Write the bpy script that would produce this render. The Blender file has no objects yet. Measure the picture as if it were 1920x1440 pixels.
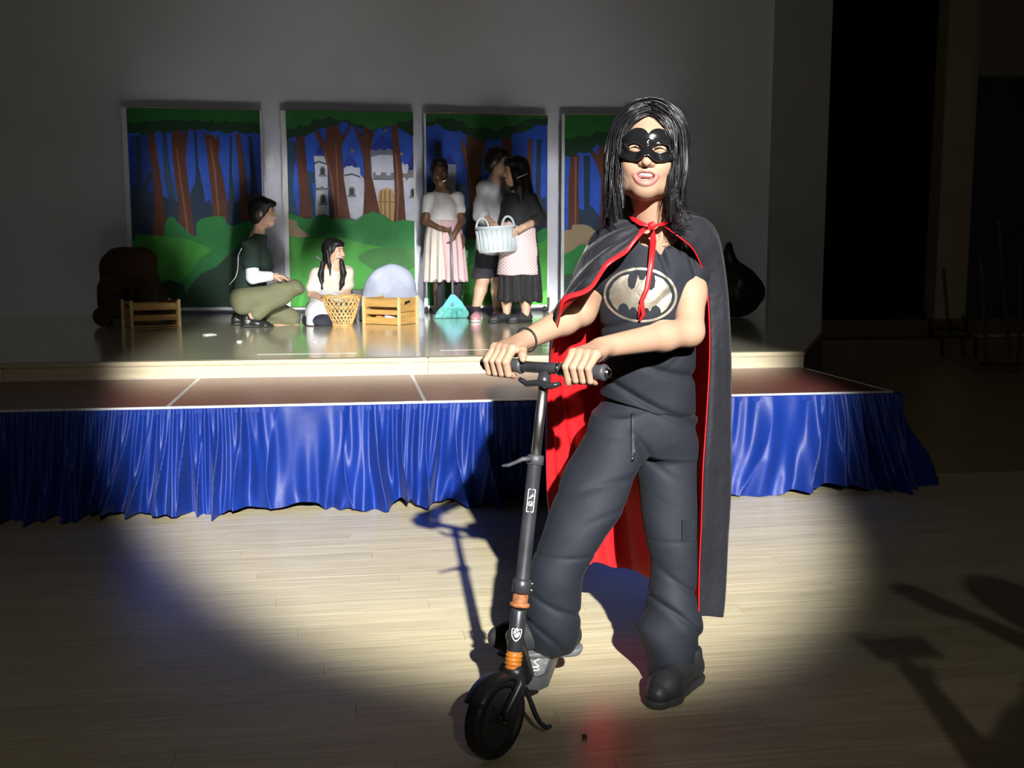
import bpy, bmesh, math, random
import numpy as np
from mathutils import Vector, Matrix, noise
from mathutils.bvhtree import BVHTree

S = bpy.context.scene
COL = S.collection
# ---------------------------------------------------------------- camera
FPX, YAW, PIT, CAMH = 2000.0, math.radians(8.75), math.radians(7.32), 1.24
cam_d = bpy.data.cameras.new('camera')
cam_d.sensor_width = 36.0
cam_d.lens = FPX / 1920 * 36.0
cam_d.clip_start = 0.05
cam = bpy.data.objects.new('camera', cam_d)
cam.location = (0, 0, CAMH)
cam.rotation_euler = (math.pi / 2 - PIT, 0, -YAW)
COL.objects.link(cam)
S.camera = cam
# ---------------------------------------------------------------- world, spotlight, exposure
w = bpy.data.worlds.new('world'); S.world = w; w.use_nodes = True
w.node_tree.nodes['Background'].inputs[0].default_value = (.75, .85, 1, 1)
w.node_tree.nodes['Background'].inputs[1].default_value = .0022
LPOS = Vector((.65, -6, 5.0))
def spot(name, target, energy, size, blend, radius, col):
    l = bpy.data.lights.new(name, 'SPOT'); l.energy = energy; l.spot_size = math.radians(size); l.spot_blend = blend
    l.shadow_soft_size = radius; l.color = col
    o = bpy.data.objects.new(name, l); o.location = LPOS
    o.rotation_euler = (Vector(target) - LPOS).to_track_quat('-Z', 'Y').to_euler(); COL.objects.link(o); return o
# the follow spot at the back of the hall, and the weak spill around its beam
spot('follow_spot', (.70, 6.3, .28), 14500, 18.3, .32, .08, (1, .985, .96))
spot('follow_spot_spill', (.8, 6.5, 0.3), 250, 70, .9, .05, (1, .95, .84))
S.view_settings.view_transform = 'Standard'; S.view_settings.look = 'None'
S.view_settings.exposure = 0.0; S.view_settings.gamma = 1.0; S.view_settings.use_curve_mapping = False
S.cycles.use_denoising = True
S.cycles.max_bounces = 6; S.cycles.diffuse_bounces = 3; S.cycles.glossy_bounces = 4
S.cycles.sample_clamp_indirect = 0.0; S.cycles.blur_glossy = 0.0; S.cycles.caustics_reflective = True

# ---------------------------------------------------------------- helpers
_cp, _sp, _cy, _sy = math.cos(PIT), math.sin(PIT), math.cos(YAW), math.sin(YAW)
FWD = np.array([_sy*_cp, _cy*_cp, -_sp]); RT = np.array([_cy, -_sy, 0.]); UP = np.cross(RT, FWD)
C0 = np.array([0, 0, CAMH])
def at(x, y, Y):
    """the point of the place at depth Y that was measured at picture position x, y"""
    d = FWD + RT*((x-960)/FPX) + UP*((720-y)/FPX)
    return C0 + d*(Y/d[1])
def atz(x, y, Z):
    d = FWD + RT*((x-960)/FPX) + UP*((720-y)/FPX)
    return C0 + d*((Z-CAMH)/d[2])
def V(*a): return np.array(a, float)
def nrm(v): v = np.asarray(v, float); return v/np.linalg.norm(v)

_M = {}
def mat(name, col=(.5, .5, .5), rough=.6, metal=0., spec=.5, var=None, bump=None, sheen=0., coat=0., crough=.08, cior=1.5, stretch=(1, 1, 1), col2=None, obrand=0., emit=0.):
    if name in _M: return _M[name]
    m = bpy.data.materials.new(name); m.use_nodes = True; _M[name] = m
    nt = m.node_tree; N = nt.nodes; b = N['Principled BSDF']
    b.inputs['Base Color'].default_value = (*col, 1); b.inputs['Roughness'].default_value = rough
    b.inputs['Metallic'].default_value = metal; b.inputs['Specular IOR Level'].default_value = spec
    if sheen: b.inputs['Sheen Weight'].default_value = sheen; b.inputs['Sheen Roughness'].default_value = .35
    if coat: b.inputs['Coat Weight'].default_value = coat; b.inputs['Coat Roughness'].default_value = crough; b.inputs['Coat IOR'].default_value = cior
    if var or bump:
        tc = N.new('ShaderNodeTexCoord'); mp = N.new('ShaderNodeMapping'); mp.inputs['Scale'].default_value = stretch
        nt.links.new(tc.outputs['Object'], mp.inputs['Vector'])
        vec = mp.outputs[0]
    if obrand and (var or bump):
        oi = N.new('ShaderNodeObjectInfo'); ad = N.new('ShaderNodeVectorMath'); ad.operation = 'ADD'
        ml = N.new('ShaderNodeVectorMath'); ml.operation = 'SCALE'; ml.inputs['Scale'].default_value = 37.
        nt.links.new(oi.outputs['Random'], ml.inputs[0]); nt.links.new(vec, ad.inputs[0]); nt.links.new(ml.outputs[0], ad.inputs[1]); vec = ad.outputs[0]
    if var:
        sc, amt = var
        nz = N.new('ShaderNodeTexNoise'); nz.inputs['Scale'].default_value = sc; nz.inputs['Detail'].default_value = 5
        nt.links.new(vec, nz.inputs['Vector'])
        mx = N.new('ShaderNodeMix'); mx.data_type = 'RGBA'
        c2 = col2 or tuple(max(0, c*(1-amt)) for c in col); c1 = col if col2 else tuple(min(1, c*(1+amt)) for c in col)
        mx.inputs[6].default_value = (*c2, 1); mx.inputs[7].default_value = (*c1, 1)
        rp = N.new('ShaderNodeMapRange'); rp.inputs[1].default_value = .3; rp.inputs[2].default_value = .7
        nt.links.new(nz.outputs['Fac'], rp.inputs[0]); nt.links.new(rp.outputs[0], mx.inputs[0])
        out = mx.outputs[2]
        if obrand:
            hs = N.new('ShaderNodeHueSaturation'); mr = N.new('ShaderNodeMapRange'); mr.inputs[3].default_value = 1-obrand; mr.inputs[4].default_value = 1+obrand
            nt.links.new(oi.outputs['Random'], mr.inputs[0]); nt.links.new(mr.outputs[0], hs.inputs['Value']); nt.links.new(out, hs.inputs['Color']); out = hs.outputs[0]
        nt.links.new(out, b.inputs['Base Color'])
    if bump:
        sc, st = bump
        nb = N.new('ShaderNodeTexNoise'); nb.inputs['Scale'].default_value = sc; nb.inputs['Detail'].default_value = 4
        nt.links.new(vec, nb.inputs['Vector'])
        bp = N.new('ShaderNodeBump'); bp.inputs['Strength'].default_value = st; bp.inputs['Distance'].default_value = .01
        nt.links.new(nb.outputs['Fac'], bp.inputs['Height']); nt.links.new(bp.outputs[0], b.inputs['Normal'])
    return m

_pos = {}
def setprops(o, label=None, cat=None, group=None, kind=None):
    if label: o['label'] = label
    if cat: o['category'] = cat
    if group: o['group'] = group
    if kind: o['kind'] = kind
    return o
def place(o, loc, parent):
    """world location loc, under parent (only translations are used for parents)"""
    loc = Vector(loc); _pos[o.name] = loc
    o.location = loc - (_pos[parent.name] if parent else Vector((0, 0, 0)))
    if parent: o.parent = parent
def thing(name, label, cat, loc, group=None):
    o = bpy.data.objects.new(name, None); COL.objects.link(o); o.empty_display_size = .1
    place(o, loc, None); return setprops(o, label, cat, group)
def mk(name, verts, faces, m, parent=None, smooth=False, **kw):
    v = np.asarray(verts, float).reshape(-1, 3)
    lo, hi = v.min(0), v.max(0); c = np.array([(lo[0]+hi[0])/2, (lo[1]+hi[1])/2, lo[2]])
    me = bpy.data.meshes.new(name)
    if isinstance(faces, np.ndarray): 
        n, kf = faces.shape
        me.vertices.add(len(v)); me.vertices.foreach_set('co', (v-c).astype(np.float32).ravel())
        me.loops.add(n*kf); me.loops.foreach_set('vertex_index', faces.astype(np.int32).ravel())
        me.polygons.add(n); me.polygons.foreach_set('loop_start', np.arange(0, n*kf, kf, dtype=np.int32))
        me.polygons.foreach_set('loop_total', np.full(n, kf, np.int32)); me.update(calc_edges=True); me.validate()
    else:
        me.from_pydata([tuple(p) for p in (v-c)], [], [list(map(int, f)) for f in faces])
    if smooth: me.polygons.foreach_set('use_smooth', np.ones(len(me.polygons), bool))
    if m: me.materials.append(m)
    o = bpy.data.objects.new(name, me); COL.objects.link(o); place(o, c, parent)
    return setprops(o, **kw)
def dup(o, loc, parent=None):
    c = o.copy(); COL.objects.link(c); c.parent = None; place(c, loc, parent); return c

class G:
    """collects simple shapes into one mesh"""
    def __init__(s): s.v = []; s.f = []; s.n = 0
    def raw(s, v, f):
        s.v.append(np.asarray(v, float)); s.f += [[i+s.n for i in q] for q in f]; s.n += len(v); return s
    def box(s, lo, hi, M=None, bev=0.):
        bm = bmesh.new(); bmesh.ops.create_cube(bm, size=1)
        lo = np.asarray(lo, float); hi = np.asarray(hi, float)
        for q in bm.verts: q.co = Vector((lo+hi)/2 + np.array(q.co)*(hi-lo))
        if bev: bmesh.ops.bevel(bm, geom=list(bm.edges), offset=bev, segments=2, affect='EDGES')
        return s.bm(bm, M)
    def bm(s, bm, M=None):
        bm.verts.index_update(); v = [M @ q.co if M else q.co for q in bm.verts]
        f = [[q.index for q in fa.verts] for fa in bm.faces]; bm.free(); return s.raw([tuple(p) for p in v], f)
    def tube(s, pts, r, n=8, cap=True, flat=1., upv=None):
        P = [np.asarray(p, float) for p in pts]; R = r if hasattr(r, '__len__') else [r]*len(P)
        vs = []; t0 = nrm(P[1]-P[0]); a = np.asarray(upv, float) if upv is not None else (V(0, 0, 1) if abs(t0[2]) < .9 else V(1, 0, 0))
        for i, p in enumerate(P):
            t = nrm(P[min(i+1, len(P)-1)]-P[max(i-1, 0)]); a = a - t*(a@t); a = nrm(a); b = np.cross(t, a)
            for k in range(n):
                an = 2*math.pi*k/n; vs.append(p + R[i]*(math.cos(an)*a*flat + math.sin(an)*b))
        f = [[i*n+k, i*n+(k+1) % n, (i+1)*n+(k+1) % n, (i+1)*n+k] for i in range(len(P)-1) for k in range(n)]
        if cap: f += [list(range(n))[::-1], [(len(P)-1)*n+k for k in range(n)]]
        return s.raw(vs, f)
    def lathe(s, prof, c, axis=(0, 0, 1), n=24, closed=False):
        ax = nrm(axis); a = nrm(np.cross(ax, V(1, .2, .1))); b = np.cross(ax, a); c = np.asarray(c, float); vs = []
        for (r, h) in prof:
            for k in range(n):
                an = 2*math.pi*k/n; vs.append(c + ax*h + r*(math.cos(an)*a+math.sin(an)*b))
        m_ = len(prof)
        f = [[i*n+k, i*n+(k+1) % n, ((i+1) % m_)*n+(k+1) % n, ((i+1) % m_)*n+k] for i in range(m_ if closed else m_-1) for k in range(n)]
        if not closed: f += [list(range(n))[::-1], [(m_-1)*n+k for k in range(n)]]
        return s.raw(vs, f)
    def build(s, name, m, parent=None, smooth=False, **kw):
        return mk(name, np.concatenate(s.v), s.f, m, parent, smooth, **kw)

def spline(P, n, closed=False):
    """Catmull-Rom through the rows of P"""
    P = np.asarray(P, float); k = len(P); out = []
    ts = np.linspace(0, k if closed else k-1, n, endpoint=not closed)
    for t in ts:
        i = min(int(t), k-1 if closed else k-2); u = t-i
        g = (lambda j: P[j % k]) if closed else (lambda j: P[min(max(j, 0), k-1)])
        a, b, c, d = g(i-1), g(i), g(i+1), g(i+2)
        out.append(.5*((2*b)+(c-a)*u+(2*a-5*b+4*c-d)*u*u+(3*b-a-3*c+d)*u**3))
    return np.array(out)
def rotz(a): c, s = math.cos(a), math.sin(a); return np.array([[c, -s, 0], [s, c, 0], [0, 0, 1.]])
def rotx(a): c, s = math.cos(a), math.sin(a); return np.array([[1, 0, 0], [0, c, -s], [0, s, c]])
def roty(a): c, s = math.cos(a), math.sin(a); return np.array([[c, 0, s], [0, 1, 0], [-s, 0, c]])

class Fld:
    """signed distance field on a grid: smooth union of tapered limbs, ellipsoids and lofts, turned into one surface"""
    def __init__(s, lo, hi, h):
        s.lo = np.asarray(lo, float); s.h = h; n = np.ceil((np.asarray(hi)-s.lo)/h).astype(int)+1
        s.ax = [s.lo[i]+h*np.arange(n[i]) for i in range(3)]; s.D = np.full(n, 9., np.float32)
    def sub(s, lo, hi):
        sl = []
        for i in range(3):
            a = max(0, int((lo[i]-s.lo[i])/s.h)); b = min(len(s.ax[i]), int((hi[i]-s.lo[i])/s.h)+2)
            if b <= a: return None
            sl.append(slice(a, b))
        x, y, z = (s.ax[i][sl[i]].astype(np.float32) for i in range(3))
        return tuple(sl), x[:, None, None], y[None, :, None], z[None, None, :]
    def put(s, d, sl, k, op):
        D = s.D[sl]; d = d.astype(np.float32)
        if op == 'sub': d = -d; D, d = -D, -d
        if k > 0:
            hh = np.maximum(k-np.abs(D-d), 0)/k; r = np.minimum(D, d)-hh*hh*k*.25
        else: r = np.minimum(D, d)
        s.D[sl] = -r if op == 'sub' else r
    def cone(s, a, b, ra, rb=None, k=.01, op='add'):
        rb = ra if rb is None else rb; a = np.asarray(a, float); b = np.asarray(b, float); m = max(ra, rb)+k+4*s.h
        q = s.sub(np.minimum(a, b)-m, np.maximum(a, b)+m)
        if q is None: return s
        sl, x, y, z = q; ab = b-a; L = max(ab@ab, 1e-12)
        t = np.clip(((x-a[0])*ab[0]+(y-a[1])*ab[1]+(z-a[2])*ab[2])/L, 0, 1)
        d = np.sqrt((x-a[0]-t*ab[0])**2+(y-a[1]-t*ab[1])**2+(z-a[2]-t*ab[2])**2)-(ra+(rb-ra)*t)
        s.put(d, sl, k, op); return s
    def chain(s, P, R, k=.01, op='add'):
        for i in range(len(P)-1): s.cone(P[i], P[i+1], R[i], R[i+1], k, op)
        return s
    def ell(s, c, r, k=.01, R=None, op='add'):
        c = np.asarray(c, float); m = max(r)+k+4*s.h; q = s.sub(c-m, c+m)
        if q is None: return s
        sl, x, y, z = q; x = x-c[0]; y = y-c[1]; z = z-c[2]
        if R is not None: x, y, z = (R[0, i]*x+R[1, i]*y+R[2, i]*z for i in range(3))
        k0 = np.sqrt((x/r[0])**2+(y/r[1])**2+(z/r[2])**2); k1 = np.sqrt((x/r[0]**2)**2+(y/r[1]**2)**2+(z/r[2]**2)**2)+1e-9
        s.put(k0*(k0-1)/k1, sl, k, op); return s
    def zloft(s, lev, k=.01, op='add', cut=True):
        """levels (z, cx, cy, half width, half depth[, turn])"""
        L = np.array([list(l)+[0]*(6-len(l)) for l in lev], float); L = L[np.argsort(L[:, 0])]
        Q = spline(L, 12*len(L)); o = np.argsort(Q[:, 0]); Q = Q[o]
        m = Q[:, 3:5].max()+k+4*s.h
        q = s.sub([Q[:, 1].min()-m, Q[:, 2].min()-m, Q[0, 0]-k-3*s.h], [Q[:, 1].max()+m, Q[:, 2].max()+m, Q[-1, 0]+k+3*s.h])
        if q is None: return s
        sl, x, y, z = q; f = lambda j: np.interp(z.ravel(), Q[:, 0], Q[:, j]).astype(np.float32)[None, None, :]
        X = x-f(1); Y = y-f(2); a = f(3); b = f(4); tr = f(5); X, Y = np.cos(tr)*X+np.sin(tr)*Y, -np.sin(tr)*X+np.cos(tr)*Y
        k0 = np.sqrt((X/a)**2+(Y/b)**2); k1 = np.sqrt((X/a**2)**2+(Y/b**2)**2)+1e-9
        d = np.where(k0 < .3, -np.minimum(a, b)*.7, k0*(k0-1)/k1)
        d = np.maximum(d, np.maximum(Q[0, 0]-z, z-Q[-1, 0])); s.put(d, sl, k, op); return s
    def cut(s, p, n, k=0.):
        """keep the side of the plane against n"""
        n = nrm(n); x, y, z = (s.ax[i].astype(np.float32) for i in range(3))
        d = (x[:, None, None]-p[0])*n[0]+(y[None, :, None]-p[1])*n[1]+(z[None, None, :]-p[2])*n[2]
        s.D = np.maximum(s.D, d.astype(np.float32)); return s
    def near(s, w=.05):
        i = np.nonzero(np.abs(s.D) < w); return i, s.ax[0][i[0]], s.ax[1][i[1]], s.ax[2][i[2]]
    def disp(s, fn, w=.05):
        i, x, y, z = s.near(w); s.D[i] += fn(x, y, z).astype(np.float32); return s
    def surf(s):
        D = s.D; D[0] = D[-1] = 1; D[:, 0] = D[:, -1] = 1; D[:, :, 0] = D[:, :, -1] = 1
        I = D < 0; c = np.zeros(np.array(D.shape)-1, np.int8)
        for a in (0, 1):
            for b in (0, 1):
                for e in (0, 1):
                    c += I[a:D.shape[0]-1+a, b:D.shape[1]-1+b, e:D.shape[2]-1+e]
        idx = np.argwhere((c > 0) & (c < 8)); cr = [(a, b, e) for a in (0, 1) for b in (0, 1) for e in (0, 1)]
        val = np.stack([D[idx[:, 0]+a, idx[:, 1]+b, idx[:, 2]+e] for a, b, e in cr], 1)
        ps = np.zeros((len(idx), 3)); cnt = np.zeros(len(idx))
        for i in range(8):
            for j in range(i+1, 8):
                if sum(abs(cr[i][q]-cr[j][q]) for q in range(3)) != 1: continue
                x = (val[:, i] < 0) != (val[:, j] < 0); t = val[x, i]/(val[x, i]-val[x, j])
                ps[x] += np.array(cr[i])+t[:, None]*(np.array(cr[j])-np.array(cr[i])); cnt[x] += 1
        v = s.lo + s.h*(idx+ps/cnt[:, None])
        ids = np.full(c.shape, -1, np.int32); ids[tuple(idx.T)] = np.arange(len(idx)); F = []
        for axx in range(3):
            A = [slice(1, -1)]*3; B = [slice(1, -1)]*3; A[axx] = slice(0, -1); B[axx] = slice(1, None)
            e = np.argwhere(I[tuple(A)] != I[tuple(B)]); o = np.array([1, 1, 1]); o[axx] = 0; e = e+o
            u, w_ = [(1, 2), (2, 0), (0, 1)][axx]; du = np.zeros(3, int); dw = np.zeros(3, int); du[u] = 1; dw[w_] = 1
            q = np.stack([ids[tuple((e-du-dw).T)], ids[tuple((e-dw).T)], ids[tuple(e.T)], ids[tuple((e-du).T)]], 1)
            fl = ~I[tuple(e.T)]; q[fl] = q[fl][:, ::-1]; F.append(q)
        return v, np.concatenate(F)
    def build(s, name, m, parent=None, relax=1, **kw):
        v, f = s.surf()
        for _ in range(relax):
            acc = np.zeros_like(v); n = np.zeros(len(v))
            for a, b in ((0, 1), (1, 2), (2, 3), (3, 0)):
                for p, q in ((a, b), (b, a)):
                    for ch in range(3): acc[:, ch] += np.bincount(f[:, p], v[f[:, q], ch], len(v))
                    n += np.bincount(f[:, p], minlength=len(v))
            v = v*.5+.5*acc/np.maximum(n, 1)[:, None]
        s.v, s.f = v, f
        return mk(name, v, f, m, parent, True, **kw)
def attr(o, name, vals):
    a = o.data.attributes.new(name, 'FLOAT', 'POINT'); a.data.foreach_set('value', np.asarray(vals, np.float32))
random.seed(7); RNG = np.random.default_rng(7)
# ================================================================ the hall
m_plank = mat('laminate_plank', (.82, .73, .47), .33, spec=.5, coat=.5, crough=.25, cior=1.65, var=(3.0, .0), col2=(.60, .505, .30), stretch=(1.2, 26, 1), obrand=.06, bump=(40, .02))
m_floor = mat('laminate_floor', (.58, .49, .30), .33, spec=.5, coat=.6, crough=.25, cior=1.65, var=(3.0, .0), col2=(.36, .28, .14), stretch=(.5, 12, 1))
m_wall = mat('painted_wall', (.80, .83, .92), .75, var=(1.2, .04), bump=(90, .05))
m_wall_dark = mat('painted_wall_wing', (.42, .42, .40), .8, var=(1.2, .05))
m_stage = mat('stage_vinyl', (.72, .68, .50), .25, spec=.6, coat=1., crough=.12, cior=2.5, var=(1.3, .12), bump=(3, .012))
m_ash = mat('ash_board', (.54, .46, .31), .4, var=(2.5, .10), stretch=(1, 14, 14))
m_redtop = mat('platform_board', (.19, .058, .046), .35, spec=.45, coat=.2, crough=.2, cior=1.5, var=(30, .25))
m_alu = mat('aluminium_edge', (.82, .83, .85), .35, metal=.6)
m_black = mat('black_curtain', (.006, .006, .006), .95, spec=.1)
m_white = mat('white_paint', (.78, .79, .80), .5)
m_chrome = mat('chrome', (.75, .76, .78), .15, metal=1)
m_seam = mat('dark_seam', (.10, .09, .07), .6)

floor = mk('floor', [(-9, -8, -.03), (12, -8, -.03), (12, 12.4, -.03), (-9, 12.4, -.03), (-9, -8, -.012), (12, -8, -.012), (12, 12.4, -.012), (-9, 12.4, -.012)],
           [[0, 3, 2, 1], [4, 5, 6, 7], [0, 1, 5, 4], [1, 2, 6, 5], [2, 3, 7, 6], [3, 0, 4, 7]], m_floor, kind='structure')
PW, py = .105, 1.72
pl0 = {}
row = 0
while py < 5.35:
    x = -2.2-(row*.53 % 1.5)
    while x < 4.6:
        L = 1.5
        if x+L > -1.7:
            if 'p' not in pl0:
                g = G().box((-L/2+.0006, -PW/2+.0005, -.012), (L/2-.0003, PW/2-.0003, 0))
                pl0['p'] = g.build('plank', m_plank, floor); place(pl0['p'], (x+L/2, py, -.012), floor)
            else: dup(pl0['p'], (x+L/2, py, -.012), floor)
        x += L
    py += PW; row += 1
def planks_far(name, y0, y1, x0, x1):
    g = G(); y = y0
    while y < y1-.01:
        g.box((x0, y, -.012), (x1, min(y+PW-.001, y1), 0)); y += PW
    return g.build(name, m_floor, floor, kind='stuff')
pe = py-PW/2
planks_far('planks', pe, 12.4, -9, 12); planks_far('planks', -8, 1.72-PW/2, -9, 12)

# back wall of the stage, its wing, the far end of the hall
SZ, PZ, SF, PF = .59, .50, 6.27, 5.10
def slab(name, lo, hi, m, **kw): return G().box(lo, hi).build(name, m, **kw)
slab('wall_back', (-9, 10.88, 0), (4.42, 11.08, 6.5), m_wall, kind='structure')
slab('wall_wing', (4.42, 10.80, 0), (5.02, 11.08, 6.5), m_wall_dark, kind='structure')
slab('wall_end', (5.0, 12.4, 0), (12, 12.6, 6.5), mat('hall_wall', (.35, .31, .24), .8), kind='structure')
slab('wall_left', (-9.2, -8, 0), (-9, 11.08, 6.5), m_wall_dark, kind='structure')
slab('wall_right', (12, -8, 0), (12.2, 12.6, 6.5), m_wall_dark, kind='structure')
slab('wall_front', (-9, -8.2, 0), (12, -8, 6.5), m_wall_dark, kind='structure')
slab('ceiling', (-9.2, -8.2, 6.5), (12.2, 12.6, 6.6), mat('ceiling_paint', (.25, .25, .25), .9), kind='structure')
# stage deck: front edge along SF, right side angled back
out = [(-9, SF), (2.80, SF), (3.74, 8.0), (5.02, 10.80), (4.42, 10.88), (-9, 10.88)]
v = [(x, y, SZ-.03) for x, y in out]+[(x, y, SZ) for x, y in out]; n = len(out)
stage = mk('stage_floor', v, [list(range(n))[::-1], [n+i for i in range(n)]]+[[i, (i+1) % n, n+(i+1) % n, n+i] for i in range(n)], m_stage, kind='structure')
v = [(x, y+(.03 if i < 2 else 0), 0) for i, (x, y) in enumerate(out)]+[(x, y+(.03 if i < 2 else 0), SZ-.03) for i, (x, y) in enumerate(out)]
mk('stage_base', v, [list(range(n))[::-1], [n+i for i in range(n)]]+[[i, (i+1) % n, n+(i+1) % n, n+i] for i in range(n)], m_seam, stage)
for a, b in ((-9, -4.2), (-4.2, -1.9), (-1.9, .46), (.46, 2.80)):      # riser boards and nosing boards, length by length
    G().box((a+.001, SF-.022, PZ-.1), (b-.001, SF+.01, SZ-.022), bev=.002).build('riser_board', m_ash, stage)
    G().box((a+.001, SF-.036, SZ-.021), (b-.001, SF+.05, SZ+.006), bev=.006).build('nosing_board', m_ash, stage)
for x0, x1, px, y in ((.57, .97, 0, 6.72), (-.55, .05, 0, 6.62), (1.25, 1.6, 0, 6.8)):    # strips of tape on the deck
    G().box((x0, y, SZ), (x1, y+.012, SZ+.0008)).build('tape_strip', m_white, stage)

# side steps, curtain opening, pillar, skirting in the dark at the right
stp = G().box((4.9, 11.35, 0), (8.2, 12.4, .19)).build('trim_1', mat('dark_step', (.16, .11, .06), .5), kind='structure')
G().box((4.9, 11.85, .19), (8.2, 12.4, .38)).build('trim_2', mat('dark_step'), kind='structure')
g = G(); nn = 90; vs = []
for i in range(nn+1):
    x = 5.05+(6.98-5.05)*i/nn; y = 12.2+.05*math.sin(i*.9)
    vs += [(x, y, .385), (x, y, 6.3)]
g.raw(vs, [[2*i, 2*i+2, 2*i+3, 2*i+1] for i in range(nn)])
g.build('black_curtain', m_black, smooth=True, label='tall black curtain filling the opening right of the stage', cat='curtain')
pil = thing('pillar', 'beige square pillar right of the black curtain', 'pillar', (7.25, 12.1, 0))
mp = mat('beige_plaster', (.45, .36, .24), .8, var=(2, .06))
G().box((7.0, 11.95, .32), (7.36, 12.4, 6.5), bev=.01).build('shaft', mp, pil)
G().box((7.36, 12.1, .32), (7.5, 12.4, 6.5), bev=.01).build('side_strip', mp, pil)
G().box((6.97, 11.9, 0), (7.5, 12.4, .32), bev=.012).build('plinth', mp, pil)
dr = G().box((7.5, 12.3, .0), (9.6, 12.4, 3.3)).build('door_1', mat('dark_door', (.05, .055, .075), .5, var=(4, .1)), kind='structure')
for i in range(2):
    G().box((7.6+i*1.0, 12.285, .35), (8.5+i*1.0, 12.3, 3.15), bev=.01).build('door_leaf', mat('dark_door'), dr)
G().box((7.3, 11.5, 0), (10.5, 11.9, .22), bev=.01).build('trim_3', mat('beige_plaster'), kind='structure')

# ================================================================ platform units and skirt
for i, (a, b, lab) in enumerate(((-4.44, -3.24, 'leftmost unlit section of the low dark red stage platform'), (-3.24, -2.04, 'dark red platform section at left edge of frame, in shadow'), (-2.04, -.84, 'dark red platform section left of the lit seam, half in shadow'),
                    (-.84, .36, 'lit dark red platform section between the two visible pale seams'), (.36, 1.56, 'dark red platform section carrying the round shadow behind the scooter'),
                    (1.56, 2.78, 'end section of the dark red platform right of the caped performer'))):
    if i == 0: continue
    t = thing('platform_section', lab, 'platform', ((a+b)/2, (PF+SF)/2, 0), 'platform sections in front of the stage')
    G().box((a+.009, PF+.012, PZ-.02), (b-.009, SF-.05, PZ), bev=.001).build('top_board', m_redtop, t)
    fr = G()
    fr.box((a, PF-.008, PZ-.07), (b, PF+.012, PZ+.003), bev=.003); fr.box((a, SF-.05, PZ-.07), (b, SF-.038, PZ+.001))
    fr.box((a, PF+.012, PZ-.07), (a+.009, SF-.05, PZ+.001)); fr.box((b-.009, PF+.012, PZ-.07), (b, SF-.05, PZ+.001))
    fr.build('edge_frame', m_alu, t)
    for X in (a+.06, b-.06):
        for Y_ in (PF+.08, SF-.12):
            G().tube([(X, Y_, 0), (X, Y_, PZ-.05)], .022, 10).build('leg', m_alu, t)

m_skirt = mat('blue_satin', (.005, .026, .20), .46, spec=.3, sheen=.04, bump=(26, .12), var=(5, .12))
NU, NV = 2300, 28
path = []      # along the front from left to right, round the corner and back
xs0, xs1 = -3.3, 2.80
ucum = np.linspace(0, (xs1-xs0)+1.15, NU)
def frng(u, o): return math.sin(u*o)
verts = np.zeros((NU, NV, 3))
ph = np.cumsum(1.0+.55*np.sin(ucum*3.1+1)+.35*np.sin(ucum*7.7))*(ucum[1]-ucum[0])
for i, u in enumerate(ucum):
    if u < xs1-xs0: bx, by, nx, ny = xs0+u, PF-.012, 0, -1
    else: bx, by, nx, ny = xs1, PF-.012+(u-(xs1-xs0)), 1, 0
    cdist = abs(u-(xs1-xs0)); cb = max(0, 1-cdist/.3)
    if cb > 0: ang = math.pi/4*(1-cdist/.3 if u < xs1-xs0 else 1+cdist/.3-1+(1-cdist/.3)*0) if False else 0
    for j in range(NV):
        v = j/(NV-1); z = PZ-.008-(PZ-.012)*v
        a = .008+.050*min(1, v*1.6)
        # gathers near the top merge into wider folds lower down
        rg = lambda q: 1.3-2*abs(math.sin(q))**.8
        f = (1-v)**2*.5*math.sin(ph[i]*150)+.30*math.sin(ph[i]*88+2.6*v*math.sin(u*5))+(.45+.35*v)*rg(ph[i]*27+.9*math.sin(v*2.6+u*2))+(.15+.6*v)*math.sin(ph[i]*21+1.6*v*math.sin(u*3.3))+.3*v*math.sin(u*57+5*v)
        off = a*(f+.55)+.055*v**1.5+.006
        sh = .05*v*math.sin(u*4.3+1.2)+.025*v*v*math.sin(u*13)
        if v > .86: off += .012*math.sin(u*41)*(v-.86)/.14
        x = bx+nx*off+(sh if nx == 0 else 0); y = by+ny*off+(sh if ny == 0 else 0)
        if cb > 0: k = cb*.055*v**1.2+.012*cb; x += k*.9; y -= k*.75
        zz = z+max(0, v-.7)/.3*(.016*math.sin(u*9.1)+.012*math.sin(u*23+1)+.012)
        verts[i, j] = (x, y, max(zz, .002))
ii = np.arange(NU-1)[:, None]*NV+np.arange(NV-1)[None]
fs = np.stack([ii, ii+1, ii+NV+1, ii+NV], -1).reshape(-1, 4)
sk = mk('stage_skirt', verts.reshape(-1, 3), fs, m_skirt, None, True, label='royal blue gathered satin skirt hung round the low platform', cat='skirt')
g = G(); g.box((xs0, PF-.021, PZ-.034), (xs1+.01, PF-.010, PZ-.006), bev=.003); g.box((xs1+.002, PF-.02, PZ-.034), (xs1+.014, SF-.04, PZ-.006), bev=.003)
g.build('heading_band', m_skirt, sk)
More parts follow.
